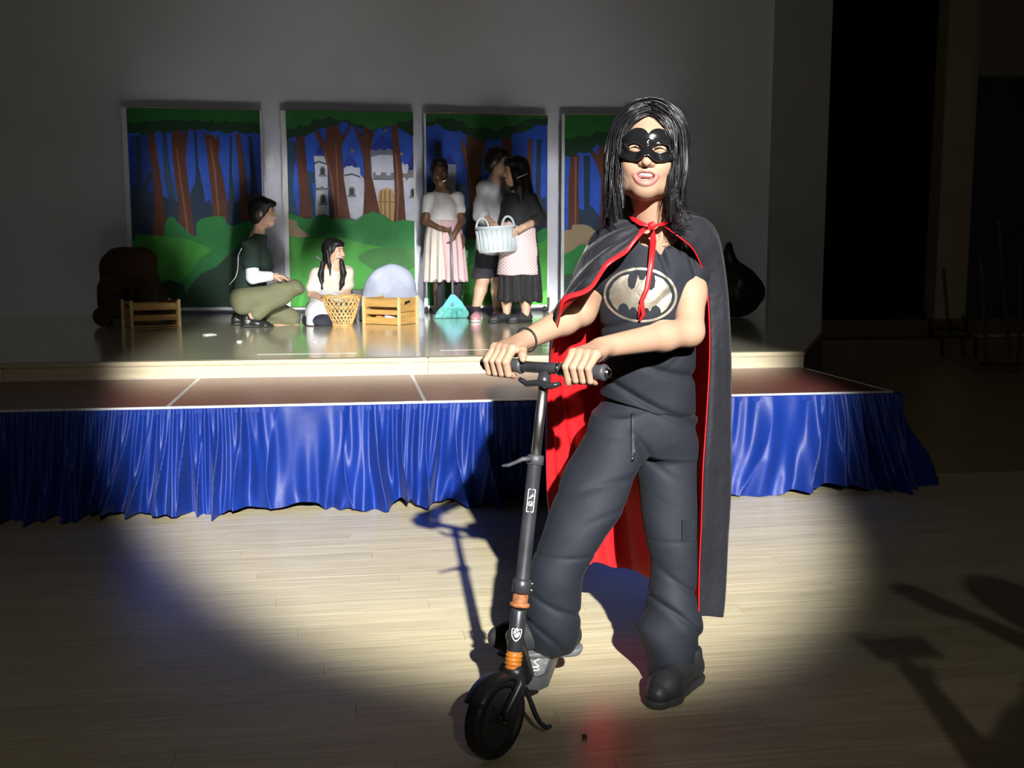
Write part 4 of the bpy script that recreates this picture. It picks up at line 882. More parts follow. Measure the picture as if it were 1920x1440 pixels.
F.chain([c+V(.03, .02, -.02), c+V(.06, .02, -.16), c+V(.075, .02, -.28), c+V(.085, .01, -.40)], [.085, .088, .085, .05], .04); F.chain([c+V(.0, -.075, -.02), c+V(.02, -.095, -.14), c+V(.03, -.10, -.26)], [.04, .04, .02], .03)
F.disp(lambda x, y, z: .004*np.sin(110*x+60*y)*np.sin(8*z+40*x)); F.build('hair', m_hair, t)
G().tube([at(968, 334, Y-.13), at(976, 331, Y-.14), at(990, 325, Y-.13)], .003, 6).build('hair_band', m_white, t, True)
# ================================================================ kick scooter
WC = V(.338, 2.462, .1)                       # centre of the front wheel
FD = nrm([-.712, -.702, 0]); SA = nrm([.702, -.712, 0])          # steering heading, and the axle/handlebar direction
ST = at(1022, 694, 2.62)                      # top of the steering column under the bar
sc = thing('kick_scooter', 'black kick scooter with rusty collars ridden by the caped performer', 'scooter', (WC[0], WC[1], 0))
m_tyre = mat('tyre_rubber', (.018, .018, .019), .55, var=(30, .2)); m_blk = mat('scooter_black', (.035, .037, .042), .38, metal=.3, var=(16, .35)); m_pla = mat('black_grip', (.045, .046, .052), .5)
m_rust = mat('rust', (.32, .12, .045), .65, metal=.3, var=(40, .5), bump=(80, .3)); m_org = mat('orange_collar', (.62, .20, .02), .45, var=(60, .25)); m_dec = mat('white_decal', (.8, .8, .8), .5)
R0 = .1
wh = G().lathe([(R0-.024, -.020), (R0-.010, -.0235), (R0-.003, -.019), (R0, -.011), (R0, .011), (R0-.003, .019), (R0-.010, .0235), (R0-.024, .020)], WC, SA, 56, closed=True).build('front_wheel', m_tyre, sc, True)
G().lathe([(R0-.022, -.013), (R0-.022, .013), (R0-.030, .012), (.030, .006), (.016, .018), (.016, -.018), (.030, -.006), (R0-.030, -.012)], WC, SA, 48, closed=True).build('rim', m_pla, wh, True)
for k in range(6):
    a_ = 2*math.pi*k/6; rd = math.cos(a_)*FD+math.sin(a_)*V(0, 0, 1)
    G().tube([WC+rd*.014, WC+rd*.076], [.010, .007], 6).build('spoke', m_pla, wh, True)
G().lathe([(.007, -.034), (.010, -.030), (.010, .030), (.007, .034)], WC, SA, 16).build('axle', m_chrome, wh, True)
# column axis: from the fork crown up to the bar
CR = at(961, 1256, 2.50); tax = nrm(ST-CR)
def on(y): # point of the column measured at height y in the picture
    t = (1256-y)/(1256-694.); return CR+(ST-CR)*t
fk = G()
for s_ in (-1, 1):
    top = CR+SA*s_*.020-tax*.005; fk.tube([top, CR+SA*s_*.029-tax*.03, WC+SA*s_*.033+V(0, 0, .02), WC+SA*s_*.033], [.013, .013, .011, .012], 10)
fk.tube([CR-SA*.028-tax*.004, CR+SA*.028-tax*.004], .017, 12)
fk.build('fork', m_blk, sc, True)
fd = G(); n_ = 14; vs = []
for i in range(n_+1):          # fender over the tyre
    a_ = math.radians(35+100*i/n_); rd = math.cos(a_)*FD+math.sin(a_)*V(0, 0, 1)
    for s_ in (-.032, -.016, 0, .016, .032): vs.append(WC+rd*(R0+.012-abs(s_)*.35)+SA*s_)
fd.raw(vs, [[i*5+k, i*5+k+1, (i+1)*5+k+1, (i+1)*5+k] for i in range(n_) for k in range(4)])
fdo = fd.build('fender', m_blk, sc, True); md = fdo.modifiers.new('t', 'SOLIDIFY'); md.thickness = .004
r_ = .0205
G().lathe([(.017, 0), (.0205, .002), (.0205, .006), (.0185, .009), (.0215, .011), (.0215, .016), (.0185, .019), (.0215, .021), (.0215, .026), (.0185, .029), (.0215, .031), (.0215, .036), (.018, .039), (.02, .043), (.017, .05)], on(1254), tax, 28).build('orange_headset', m_org, sc, True)
G().lathe([(.0185, 0), (.0195, .003), (.0195, .104), (.018, .107)], on(1224), tax, 28).build('head_tube', m_blk, sc, True)
G().lathe([(.018, 0), (.0255, .003), (.0255, .010), (.019, .013), (.0195, .03), (.018, .033)], on(1140), tax, 28).build('rusty_collar', m_rust, sc, True)
G().lathe([(.019, 0), (.0235, .002), (.0235, .032), (.020, .035)], on(1113), tax, 28).build('clamp_collar', m_blk, sc, True)
for dz in (.008, .024):
    q = on(1113)+tax*dz+nrm(np.cross(tax, V(0, 1, 0)))*-.024; G().lathe([(.004, -.004), (.0045, .004)], on(1113)+tax*dz+V(.024, -.010, 0), (1, -.4, 0), 10).build('bolt', m_chrome, sc, True)
lo_, hi_ = on(1090), on(868)
G().lathe([(.0195, 0), (.0175, .002), (.0175, np.linalg.norm(hi_-lo_)), (.016, np.linalg.norm(hi_-lo_)+.001)], lo_, tax, 28).build('lower_tube', m_blk, sc, True)
G().lathe([(.017, 0), (.0215, .002), (.0215, .022), (.018, .026)], on(874), tax, 28).build('height_clamp', m_pla, sc, True)
lv = on(868)
G().tube([lv+V(-.012, -.016, .012), lv+V(-.035, -.018, .012), lv+V(-.05, -.014, .004), lv+V(-.068, -.010, -.004), lv+V(-.085, -.006, -.006)], [.009, .009, .007, .007, .005], 8, flat=.7).build('clamp_lever', m_pla, sc, True)
u0, u1 = on(866), ST
G().tube([u0, u1], .0125, 24).build('upper_tube', mat('brushed_steel', (.55, .54, .52), .33, metal=1., var=(30, .15)), sc, True)
G().tube([on(725), on(700)], [.019, .015], 20).build('stem_cap', m_blk, sc, True)
# black lever loop under the bar
lk = on(716); G().tube([lk+SA*-.062+FD*.018+V(0, 0, .004), lk+SA*-.035+FD*.024-V(0, 0, .006), lk+FD*.028, lk+SA*.035+FD*.024-V(0, 0, .006), lk+SA*.062+FD*.018+V(0, 0, .001)], [.006, .0085, .0085, .0085, .006], 8, flat=1.0).build('folding_latch', mat('gloss_black', (.02, .02, .022), .15), sc, True)
BAR = ST+V(0, 0, .006)
GL, GR = BAR-SA*.130, BAR+SA*.118            # grip centres: far end (picture left) and near end (picture right)
GLA, GRA = nrm(SA+V(0, 0, -.05)), nrm(SA+V(0, 0, .04))
G().tube([BAR-SA*.175-V(0, 0, .004), BAR, BAR+SA*.165+V(0, 0, .004)], .0145, 20).build('handlebar', m_blk, sc, True)
for c_, nm in ((GL, 'l'), (GR, 'r')):
    gp = G().lathe([(.014, -.062), (.0195, -.060), (.021, -.054), (.0185, -.046), (.0175, 0), (.0185, .046), (.021, .054), (.0195, .060), (.012, .062)], c_, SA, 28).build('grip', m_pla, sc, True)
    e_ = SA*(1 if nm == 'r' else -1)
    G().lathe([(.009, 0), (.0125, .001), (.0125, .006), (.0105, .007), (.0105, .010), (.004, .011)], c_+e_*.061, e_, 24).build('end_plug', m_chrome if nm == 'r' else m_pla, gp, True)
G().lathe([(.0146, -.004), (.0165, -.003), (.0165, .003), (.0146, .004)], BAR+SA*.043, SA, 24).build('chrome_ring', m_chrome, sc, True)
# deck, running back and slightly to the right of the wheel
DD = nrm([.33, .945, 0]); DS = V(DD[1], -DD[0], 0); DZ = .115
D0 = V(.440, 2.66, 0)
M = Matrix([[DS[0], DD[0], 0, D0[0]], [DS[1], DD[1], 0, D0[1]], [0, 0, 1, 0], [0, 0, 0, 1]])
def plate(w0, w1, l0, l1, z0, z1, ch):
    pts = [(-w0+ch, l0), (w0-ch, l0), (w0, l0+ch*1.6), (w1, l1), (-w1, l1), (-w0, l0+ch*1.6)]; n_ = len(pts)
    vs = [M @ Vector((x, y, z)) for z in (z0, z1) for x, y in pts]
    return vs, [list(range(n_))[::-1], [n_+i for i in range(n_)]]+[[i, (i+1) % n_, n_+(i+1) % n_, n_+i] for i in range(n_)]
v_, f_ = plate(.062, .062, 0, .50, DZ-.035, DZ, .018); dk = mk('deck', v_, f_, mat('deck_edge', (.10, .105, .11), .45), sc)
v_, f_ = plate(.050, .050, .012, .48, DZ, DZ+.002, .014); mk('grip_tape', v_, f_, mat('grip_tape_grey', (.30, .30, .28), .8, var=(90, .35)), dk)
g = G()
for (a_, b_) in (((-.02, .05), (.03, .07)), ((.03, .07), (.012, .10)), ((.012, .10), (.035, .15)), ((-.03, .09), (.0, .13)), ((-.035, .17), (.03, .19)), ((.0, .04), (.02, .03))):
    g.tube([M @ Vector((*a_, DZ+.0022)), M @ Vector((*b_, DZ+.0022))], .003, 4, flat=.3, upv=(0, 0, 1))
g.tube([M @ Vector((.022+.012*math.cos(t_), .05+.012*math.sin(t_), DZ+.0022)) for t_ in np.linspace(0, 2*math.pi, 14)], .002, 4)
g.build('tape_pattern', m_dec, dk, kind='stuff')
G().tube([M @ Vector((0, .03, DZ-.02)), on(1200)+V(.0, .03, 0), on(1190)], [.028, .022, .019], 12).build('neck', m_blk, sc, True)
RW = np.array(M @ Vector((0, .58, .1))); 
rw = G().lathe([(R0-.024, -.017), (R0-.008, -.018), (R0, -.006), (R0, .006), (R0-.008, .018), (R0-.024, .017)], RW, DS, 40, closed=True).build('rear_wheel', m_tyre, sc, True)
G().lathe([(R0-.022, -.012), (R0-.022, .012), (.012, .016), (.012, -.016)], RW, DS, 32, closed=True).build('rim', m_pla, rw, True)
g = G()
for s_ in (-1, 1): g.tube([M @ Vector((s_*.028, .47, DZ-.02)), M @ Vector((s_*.028, .58, .1))], .009, 8)
g.build('rear_bracket', m_blk, sc, True)
# kickstand on the right of the wheel
k0 = at(984, 1340, 2.56)
G().tube([at(985, 1290, 2.60), at(1004, 1340, 2.55), at(1013, 1356, 2.53), at(1025, 1365, 2.52), at(1033, 1361, 2.515)], [.007, .007, .006, .007, .005], 8).build('kickstand', m_blk, sc, True)
# decals wrapped on the tubes
def decal(nm, polys, yc, rad_, h, m, flip=1):
    """thin shapes (u across, v up, in metres) laid on the column facing the camera side"""
    c_ = on(yc); f = nrm(C0-c_); f = nrm(f-tax*(f@tax)); sd_ = np.cross(f, tax)*-1
    if sd_ @ RT < 0: sd_ = -sd_
    for pts in polys:
        pts = np.array(pts, float); vs = []
        for u, v_ in pts:
            an = u/rad_; vs.append(c_+tax*v_+(f*math.cos(an)+sd_*math.sin(an))*(rad_+h))
        vi = [p-(p-c_-tax*((p-c_)@tax))*.06 for p in vs]; n_ = len(vs)
        mk(nm, vs+vi, [list(range(n_)), list(range(n_, 2*n_))[::-1]]+[[i, i+n_, (i+1) % n_+n_, (i+1) % n_] for i in range(n_)], m, sc)
def ring2(o, i): # frame between two outlines, as quads
    n_ = len(o); return [[o[k], o[(k+1) % n_], i[(k+1) % n_], i[k]] for k in range(n_)]
def rrect(w_, h_, r, cx=0, cy=0, n=4):
    pts = []
    for sx, sy, a0 in ((1, 1, 0), (-1, 1, 90), (-1, -1, 180), (1, -1, 270)):
        for k in range(n+1):
            a_ = math.radians(a0+90*k/n); pts.append((cx+sx*(w_/2-r)+r*math.cos(a_), cy+sy*(h_/2-r)+r*math.sin(a_)))
    return pts
m_dkd = mat('black_decal', (.012, .012, .013), .5)
decal('sticker_field', [rrect(.0165, .056, .002)], 940, .0175, .0004, m_dkd)
decal('sticker_frame', ring2(rrect(.0185, .058, .003), rrect(.0150, .0545, .002)), 940, .0175, .0008, m_dec)
decal('sticker_mark', [[(-.005, .004), (-.003, .004), (-.003, .008), (-.0045, .008)], [(-.003, .006), (.0, .006), (.0, .010), (-.001, .014), (-.002, .010)], [(.0005, .010), (.005, .010), (.005, .012), (.003, .018), (.002, .013), (.0005, .012)],
      [(-.005, -.004), (.005, -.004), (.005, -.0025), (-.005, -.0025)], [(-.005, -.010), (-.0035, -.010), (-.0035, -.005), (-.005, -.005)], [(-.0025, -.010), (.001, -.010), (.001, -.0085), (-.0025, -.0085)], [(.002, -.010), (.005, -.010), (.005, -.0055), (.002, -.0055)], [(-.005, -.013), (.005, -.013), (.005, -.0118), (-.005, -.0118)]], 940, .0175, .0008, m_dec)
sh = [(0, -.0205), (.006, -.016), (.0115, -.009), (.0135, .002), (.013, .010), (.010, .012), (.005, .0105), (0, .0135), (-.005, .0105), (-.010, .012), (-.013, .010), (-.0135, .002), (-.0115, -.009), (-.006, -.016)]
decal('shield_field', [sh], 1186, .0195, .0004, m_dkd)
decal('shield_frame', ring2(sh, [(x*.84, y*.86) for x, y in sh]), 1186, .0195, .0008, m_dec)
decal('shield_mark', [[(-.007, -.002), (-.008, .003), (-.006, .007), (-.001, .0095), (.004, .0095), (.006, .008), (.002, .005), (-.002, .002), (-.004, -.002)], [(-.003, -.009), (.001, -.011), (.006, -.007), (.0085, -.001), (.008, .004), (.0065, .0055), (.006, .001), (.003, .0035), (.002, -.001), (-.001, .001), (-.002, -.003)], [(-.006, -.004), (-.003, -.0035), (-.0015, -.006), (-.004, -.0085)]], 1186, .0195, .0008, m_dec)
# ================================================================ the caped performer
gx = at(1240, 1300, 2.76)
girl = thing('person', 'girl in black eye mask and red-lined cape riding the kick scooter', 'person', (.80, 2.80, 0))
sk_g = skin_mat('skin_performer', (.385, .235, .155), (.36, .125, .115), .48)
HC = at(1213, 291, 2.74); HR = headR((-.26, -.97), .10, .05); HS = 1.02
Hd = lambda *p: HC+HR @ (np.array(p, float)*HS)
NB = at(1226, 425, 2.83)                       # base of the neck
SR_, SL_ = at(1150, 470, 2.84), at(1294, 482, 2.87)
# hands first: wrists follow from the grips (W = from the bar towards her)
WD = -FD
def grip_hand(F, gc, side):
    """a fist closed on the bar; side = +1: thumb towards +SA"""
    U = V(0, 0, 1); rb = .0185
    pt = lambda a, r, s: gc+SA*s+WD*math.cos(math.radians(a))*r+U*math.sin(math.radians(a))*r
    wr = gc+WD*.078+U*.052
    F.ell(gc+WD*.040+U*.036, [.03, .03, .022], .02)
    for i, L in enumerate((1., 1.04, 1., .86)):
        s = side*(.031-.0205*i); rr = .0098-.0006*i
        mcp = pt(96-3*i, .041, s); pip = pt(162, .036+.002*(i == 1), s*1.03); dip = pt(222, .031, s*1.02); tip = pt(276, .0285, s)
        F.cone(wr+SA*s*.45, mcp, .0165, .0125, .012); F.chain([mcp, pip, dip, tip], [.0118, rr+.0008, rr, rr-.0018], .0025); F.ell(mcp+U*.002, [.0122]*3, .006)
    return wr
def thumb(F, gc, wr, side, pts):
    U = V(0, 0, 1); F.chain([wr+SA*side*.010-WD*.008]+[gc+SA*side*a+WD*b+U*c_ for a, b, c_ in pts], [.018]+[.0150, .0120, .0105, .0085][:len(pts)], .006)
WRL, WRR = GL+WD*.078+V(0, 0, .052), GR+WD*.078+V(0, 0, .052)
ER_, EL_ = at(1090, 585, 2.90), at(1292, 622, 2.73)
def arms(F):
    d = nrm(ER_-SR_)
    F.chain([NB+V(-.02, 0, -.03), SR_], [.05, .055], .03); F.chain([SR_, SR_+(ER_-SR_)*.5, ER_, ER_+(WRL-ER_)*.3, WRL], [.050, .045, .038, .038, .0255], .02)
    F.chain([NB+V(.02, 0, -.03), SL_], [.05, .055], .03); F.chain([SL_, SL_+(EL_-SL_)*.5, EL_, EL_+(WRR-EL_)*.3, WRR], [.046, .044, .038, .038, .0265], .02)
hw = lambda y, a, b, Y_: (at(a, y, Y_)+at(b, y, Y_))/2
def lv_(y, xa, xb, Y_, br, tr=0): 
    a, b = at(xa, y, Y_), at(xb, y, Y_); c_ = (a+b)/2; w2 = np.linalg.norm(b-a)/2; return (c_[2], c_[0], c_[1], w2, w2*br, tr-.18)
F = Fld((.24, 2.42, .80), (1.10, 3.06, 1.62), .0024)
F.zloft([lv_(815, 1125, 1290, 2.88, .75), lv_(740, 1140, 1282, 2.87, .72), lv_(650, 1142, 1288, 2.86, .72), lv_(560, 1136, 1298, 2.85, .66), lv_(490, 1150, 1308, 2.85, .58), lv_(450, 1175, 1284, 2.85, .6)], 0)
F.cone(NB+V(0, .0, -.03), Hd(0, .022, -.055), .052, .047, .03)
add_head(F, HC, HR, HS)
arms(F); grip_hand(F, GL, 1); grip_hand(F, GR, -1)
thumb(F, GL, WRL, 1, [(.030, .034, .040), (.050, .012, .036), (.066, -.008, .026), (.074, -.018, .019)])
thumb(F, GR, WRR, -1, [(.034, .034, .022), (.046, .020, -.006), (.044, -.004, -.026), (.034, -.020, -.030)])
e = lambda p, r, kk=.004, op='add': F.ell(Hd(*p), [q*HS for q in r], kk*HS, HR, op)
# open mouth: cavity, then lips around it
e((0, -.083, -.066), (.0238, .027, .0135), .003, 'sub')
lipU = [Hd(-.029, -.071, -.064), Hd(-.017, -.078, -.0565), Hd(-.006, -.083, -.0530), Hd(0, -.083, -.0538), Hd(.006, -.083, -.0530), Hd(.017, -.078, -.0565), Hd(.029, -.071, -.064)]
lipL = [Hd(-.029, -.071, -.064), Hd(-.017, -.0755, -.0790), Hd(0, -.0805, -.0845), Hd(.017, -.0755, -.0790), Hd(.029, -.071, -.064)]
lipU = [p for p in spline(lipU, 19)]; lipL = [p for p in spline(lipL, 19)]
F.chain(lipU, [.0020+.0018*math.sin(math.pi*k/18) for k in range(19)], .004); F.chain(lipL, [.0020+.0044*math.sin(math.pi*k/18) for k in range(19)], .004)
for q in (-1, 1): e((q*.0065, -.0995, -.0425), (.0032, .004, .0022), .002, 'sub')
body = F.build('body', sk_g, girl, 1)
def segd(v, P):
    d = np.full(len(v), 9.)
    for a, b in zip(P[:-1], P[1:]):
        ab = b-a; t = np.clip(((v-a) @ ab)/(ab @ ab), 0, 1); d = np.minimum(d, np.linalg.norm(v-a-t[:, None]*ab, axis=1))
    return d
dl = np.minimum(segd(F.v, lipU)+.0004, segd(F.v, lipL)-.0028)
cavm = np.linalg.norm(((F.v-Hd(0, -.083, -.067)) @ HR)/np.array([.024, .028, .0135]), axis=1) < 1.0
attr(body, 'lip', np.maximum(np.clip((.0058-dl)/.0018, 0, 1), cavm*.9)*.85)
# teeth, tongue, lash lines
Fm = Fld(Hd(0, -.06, -.06)-.035, Hd(0, -.06, -.06)+.035, .0011); Fm.ell(Hd(0, -.058, -.0605), [.0240, .0235, .0082], 0, HR); Fm.ell(Hd(0, -.050, -.0585), [.018, .018, .02], .001, HR, 'sub')
Fm.disp(lambda x, y, z: .0007*np.abs(np.cos(((np.stack([x, y, z], 1)-HC) @ HR)[:, 0]*math.pi/.0078))**14)
Fm.build('teeth', mat('tooth', (.80, .78, .72), .25), girl, 0, label='white upper teeth')
Fm = Fld(Hd(0, -.06, -.07)-.035, Hd(0, -.06, -.07)+.035, .0018); Fm.ell(Hd(0, -.066, -.0775), [.018, .018, .0065], 0, HR); Fm.build('tongue', mat('tongue', (.62, .22, .22), .35), girl)
for q in (-1, 1):
    G().tube([Hd(q*.016, -.0885, .000), Hd(q*.030, -.0895, .0035), Hd(q*.046, -.080, -.001)], [.0012, .0022, .0010], 6).build('lash_line', mat('eye_dark'), girl, True)
# mask: a shell over the brow and nose, with two eye holes
Fm = Fld(Hd(0, -.06, .01)-.105, Hd(0, -.06, .01)+.105, .0016); add_head(Fm, HC, HR, HS)
i, x, y, z = Fm.near(.02); L = (np.stack([x, y, z], 1)-HC) @ HR/HS; lx, ly, lz = L.T; d0 = Fm.D[i].copy()
el2 = lambda cx, cz, rx, rz, tl: (lambda X, Z: (np.sqrt((X/rx)**2+(Z/rz)**2)-1)*min(rx, rz))((lx-cx)*math.cos(tl)+(lz-cz)*math.sin(tl), -(lx-cx)*math.sin(tl)+(lz-cz)*math.cos(tl))
out2 = np.full(len(lx), 9.)
for q in (-1, 1):
    out2 = np.minimum(out2, el2(q*.028, .024, .030, .0265, -q*.2)); out2 = np.minimum(out2, el2(q*.034, -.006, .036, .0265, q*.12)); out2 = np.minimum(out2, el2(q*.054, .004, .024, .030, 0))
out2 = np.minimum(out2, el2(0, -.001, .022, .021, 0)); 
hole = np.minimum(el2(-.0315, .001, .0185, .0104, -.12), el2(.0320, .001, .0210, .0104, .14))
shape = np.maximum.reduce([out2, -hole, ly-.0])
sh_ = np.maximum(d0-.0105, .0045-d0); Fm.D[:] = 9; Fm.D[i] = np.maximum(sh_, shape).astype(np.float32)
Fm.build('eye_mask', mat('glossy_black_mask', (.008, .008, .009), .12, spec=.6, coat=.5), girl, 1)
G().tube([Hd(.0+.003*math.sin(k*2.2), -.1005-.0035*(k/8), .022-.0042*k) for k in range(9)], .0016, 5).build('mask_stitching', m_chrome, girl, True, label='silver stitching down the mask')
# hair: locks of strands that leave a centre parting, run over the head and fall to the shoulders
hr = random.Random(11); g = G()
bb = BVHTree.FromPolygons([Vector(p) for p in F.v], [list(map(int, q)) for q in F.f])
def front_y(x, z):
    o_ = Hd(x, -.3, z); h = bb.ray_cast(Vector(o_), Vector(HR @ V(0, 1, 0))); return ((np.array(h[0])-HC) @ HR)[1]/HS if h[0] is not None else 9.
def lock(side, lam0, lift, length, n, rad, curl, flick):
    rx, ry, rz = .077+lift, .097+lift, .094+lift; cy, cz = .016, .030; P = []
    a0 = hr.uniform(-.02, .05); fall = math.radians(hr.uniform(84, 94)) if lam0 < -.2 else math.radians(hr.uniform(88, 104)); n1 = 9; fr = min(1, max(0, (-.35-lam0)/.4))
    for k in range(n1):
        s = k/(n1-1); th = a0+(fall-a0)*s; lam = lam0+(.16-.10*fr)*s**1.5
        x = side*rx*math.cos(lam)*math.sin(th); z = cz+rz*math.cos(lam)*math.cos(th)-.007*fr*math.sin(2*th); y = cy+ry*math.sin(lam)
        if fr > .3 and k > 0: y = min(y, front_y(x, z)-.003-lift*.5)
        P.append(V(x, y, z))
    p = P[-1].copy(); v = nrm(p-P[-2]); n2 = 10; st = length/n2; wv = hr.uniform(0, 6)
    for k in range(n2):
        s = (k+1)/n2; tgt = V(side*(.16-.55*s+curl*s*s+flick*max(0, s-.6)*3), (-.05+.12*s if lam0 < -.35 else .10-.05*s), -1)
        v = nrm(v*.6+nrm(tgt)*.4); p = p+v*st; P.append(p+V(math.sin(wv+5*s)*.004*s, math.cos(wv*1.3+4*s)*.004*s, 0))
    m_ = len(P)
    for _ in range(n):
        o1, o2, o3 = hr.gauss(0, 1)*rad, hr.gauss(0, 1)*rad*.6, hr.gauss(0, 1)*rad*.5; o1 = max(-2*rad, min(2*rad, o1)); r0 = hr.uniform(.0011, .0021); cutk = hr.choice((0, 0, 0, 1, 2)); ww = hr.uniform(0, 6)
        W = [Hd(*(q+V(0, o1, 0)*min(1, k/3)*(1-.75*max(0, (k-9)/(m_-10)))+V(side*o2, o3, 0)*(1-.5*k/m_)+V(math.sin(ww+k*.9), math.cos(ww*2+k*.8), 0)*.0010)) for k, q in enumerate(P[:m_-cutk])]; nn_ = len(W)
        g.tube(W, [r0*(.6+.4*min(1, k/4))*(1 if k < nn_-6 else max(.12, (nn_-1-k)/5.5)) for k in range(nn_)], 4, cap=False, flat=.7)
for k in range(190):
    side = 1 if k % 100 < 54 else -1; u = hr.random(); lam = -.88+u*2.2
    L = hr.uniform(.15, .22) if lam < -.3 else hr.uniform(.18, .25)
    if lam < -.75: L = hr.uniform(.07, .20)
    lock(side, lam, hr.uniform(.0, .024)*(1 if lam > -.6 else .45), L, 13, hr.uniform(.004, .010), hr.uniform(-.1, .45), (hr.uniform(.0, .9) if side > 0 else hr.uniform(-.3, .4)))
for k in range(46):      # flyaway strands
    side = hr.choice((-1, 1)); th = hr.uniform(.0, 1.5); lam = hr.uniform(-.6, 1.0); p = V(side*.09*math.cos(lam)*math.sin(th), .016+.11*math.sin(lam), .03+.11*math.cos(lam)*math.cos(th)); d = nrm(V(side*hr.uniform(-.2, 1), hr.uniform(-.3, .5), hr.uniform(-.3, .9)))
    g.tube([Hd(*(p-d*.02)), Hd(*p), Hd(*(p+d*hr.uniform(.012, .03)+V(0, 0, -.004)))], [.0007, .0007, .0003], 3, cap=False)
for k in range(40):      # frayed ends on the right shoulder
    p = Hd(.085+hr.uniform(-.02, .015), .0, -.15+hr.uniform(-.05, .02)); d = V(hr.uniform(.3, 1), hr.uniform(-.4, .1), hr.uniform(-.5, .2)); g.tube([p, p+d*.02, p+d*hr.uniform(.03, .055)+V(0, 0, .004)], [.0008, .0008, .0003], 3, cap=False)
v0 = np.concatenate(g.v); f0 = g.f
Fh = Fld(HC-V(.15, .16, .22), HC+V(.15, .18, .16), .004)
eh = lambda p, r, kk=.02, op='add': Fh.ell(Hd(*p), [q*HS for q in r], kk*HS, HR, op)
eh((0, .022, .032), (.077, .094, .089), 0); eh((0, .056, -.06), (.078, .046, .105), .03)
eh((0, -.110, -.015), (.075, .105, .135), .01, 'sub'); eh((0, -.055, -.15), (.10, .10, .12), .02, 'sub')
v1, f1 = Fh.surf(); hv = np.concatenate([v0, v1]); hf = f0+[[int(q)+len(v0) for q in r] for r in f1]
mk('hair', hv, hf, mat('glossy_black_hair', (.006, .0055, .007), .26, spec=.42), girl, True)

# t-shirt
m_tee = mat('black_tee', (.0105, .012, .0175), .75, spec=.28, sheen=.02, bump=(17, .30))
F = Fld((.50, 2.50, .76), (1.14, 3.10, 1.44), .0032)
F.zloft([lv_(830, 1112, 1302, 2.88, .76), lv_(745, 1126, 1300, 2.87, .74), lv_(650, 1132, 1300, 2.86, .74), lv_(560, 1124, 1306, 2.85, .72), lv_(490, 1138, 1312, 2.85, .64), lv_(452, 1170, 1290, 2.85, .66)], 0)
F.chain([NB+V(.02, 0, -.05), SL_+V(0, 0, .0), SL_+(EL_-SL_)*.20], [.05, .066, .064], .03); F.chain([NB+V(-.02, 0, -.05), SR_, SR_+(ER_-SR_)*.35], [.05, .064, .062], .03)
F.cone(NB+V(0, -.13, .02), NB+V(0, .02, .02), .074, .066, .012, 'sub')
hL, hR_ = at(1118, 742, 2.80), at(1304, 798, 2.80); hn = nrm(np.cross(hR_-hL, V(0, 1, 0))); F.cut(hL, hn if hn[2] < 0 else -hn)
def crs(p, w_=.35): return np.exp(-((np.mod(p/math.pi, 1)-.5)/w_*3.2)**2)
def tee(x, y, z):
    lo_w = np.clip((1.04-z)/.16, 0, 1); up_w = np.clip((z-1.13)/.08, 0, 1)*np.clip((x-.74)/.08, 0, 1); wob = .9*np.sin(12*x+5*z)
    return .010*lo_w*crs(30*(z+.45*x)+wob)+.011*up_w*crs(46*x+14*z+wob)+.006*np.exp(-((z-1.02)/.09)**2)*crs(34*(z-.5*x)+wob)+.002*np.sin(38*(z-.7*x)+1)*np.sin(13*x+8*z)
F.disp(tee); shirt = F.build('t_shirt', m_tee, girl, 1)
bv = BVHTree.FromPolygons([Vector(p) for p in F.v], [list(map(int, q)) for q in F.f])
# emblem, printed on the shirt: laid on its front along the shirt's own surface
ec = at(1203, 553, 2.72); en = nrm(V(-.22, -1, .05)); ex = nrm(np.cross(V(0, 0, 1), -en)); ex = ex if ex[0] > 0 else -ex; ez_ = np.cross(ex, en); ez_ = ez_ if ez_[2] > 0 else -ez_
tl = .06; ex, ez_ = ex*math.cos(tl)-ez_*math.sin(tl), ez_*math.cos(tl)+ex*math.sin(tl)
def printed(nm, pts, m, off, hole=None):
    bm = bmesh.new(); vs = [bm.verts.new((p[0], p[1], 0)) for p in pts]
    if hole is None: bm.faces.new(vs)
    else:
        ws = [bm.verts.new((p[0], p[1], 0)) for p in hole]; n = len(vs)
        for k in range(n): bm.faces.new((vs[k], vs[(k+1) % n], ws[(k+1) % n], ws[k]))
    bmesh.ops.triangulate(bm, faces=bm.faces[:]); 
    for _ in range(3 if hole is None else 1):
        es = [q for q in bm.edges if q.calc_length() > .006]
        if es: bmesh.ops.subdivide_edges(bm, edges=es, cuts=1); bmesh.ops.triangulate(bm, faces=bm.faces[:])
    for q in bm.verts:
        p = ec+ex*q.co.x+ez_*q.co.y+en*.25; hit = bv.ray_cast(Vector(p), Vector(-en))
        q.co = Vector(np.array(hit[0])+en*off) if hit[0] is not None else Vector(p-en*.25)
    bm.normal_update(); gg = G().bm(bm); return gg.build(nm, m, shirt)
m_foil = mat('gold_foil', (.50, .46, .36), .32, metal=.75, var=(18, .3), bump=(25, .25))
ov = lambda a, b, n=48: [(a*math.cos(2*math.pi*k/n), b*math.sin(2*math.pi*k/n)) for k in range(n)]
EA, EB = .098, .073
printed('emblem_ring', ov(EA, EB), m_foil, .0022, ov(EA-.0065, EB-.0065)); None
bat = [(0, .040), (.006, .040), (.0105, .053), (.0135, .036), (.018, .018), (.026, .013), (.035, .022), (.037, .040), (.034, .053), (.055, .046), (.072, .030), (.083, .006), (.082, -.012), (.070, -.034), (.058, -.045), (.053, -.030), (.043, -.024), (.033, -.030), (.028, -.042), (.020, -.034), (.012, -.034), (.006, -.044), (0, -.058)]
bat = [(x, y) for x, y in bat]
printed('emblem_bat', bat+[(-x, y) for x, y in bat[::-1]][1:-1], m_foil, .0022)

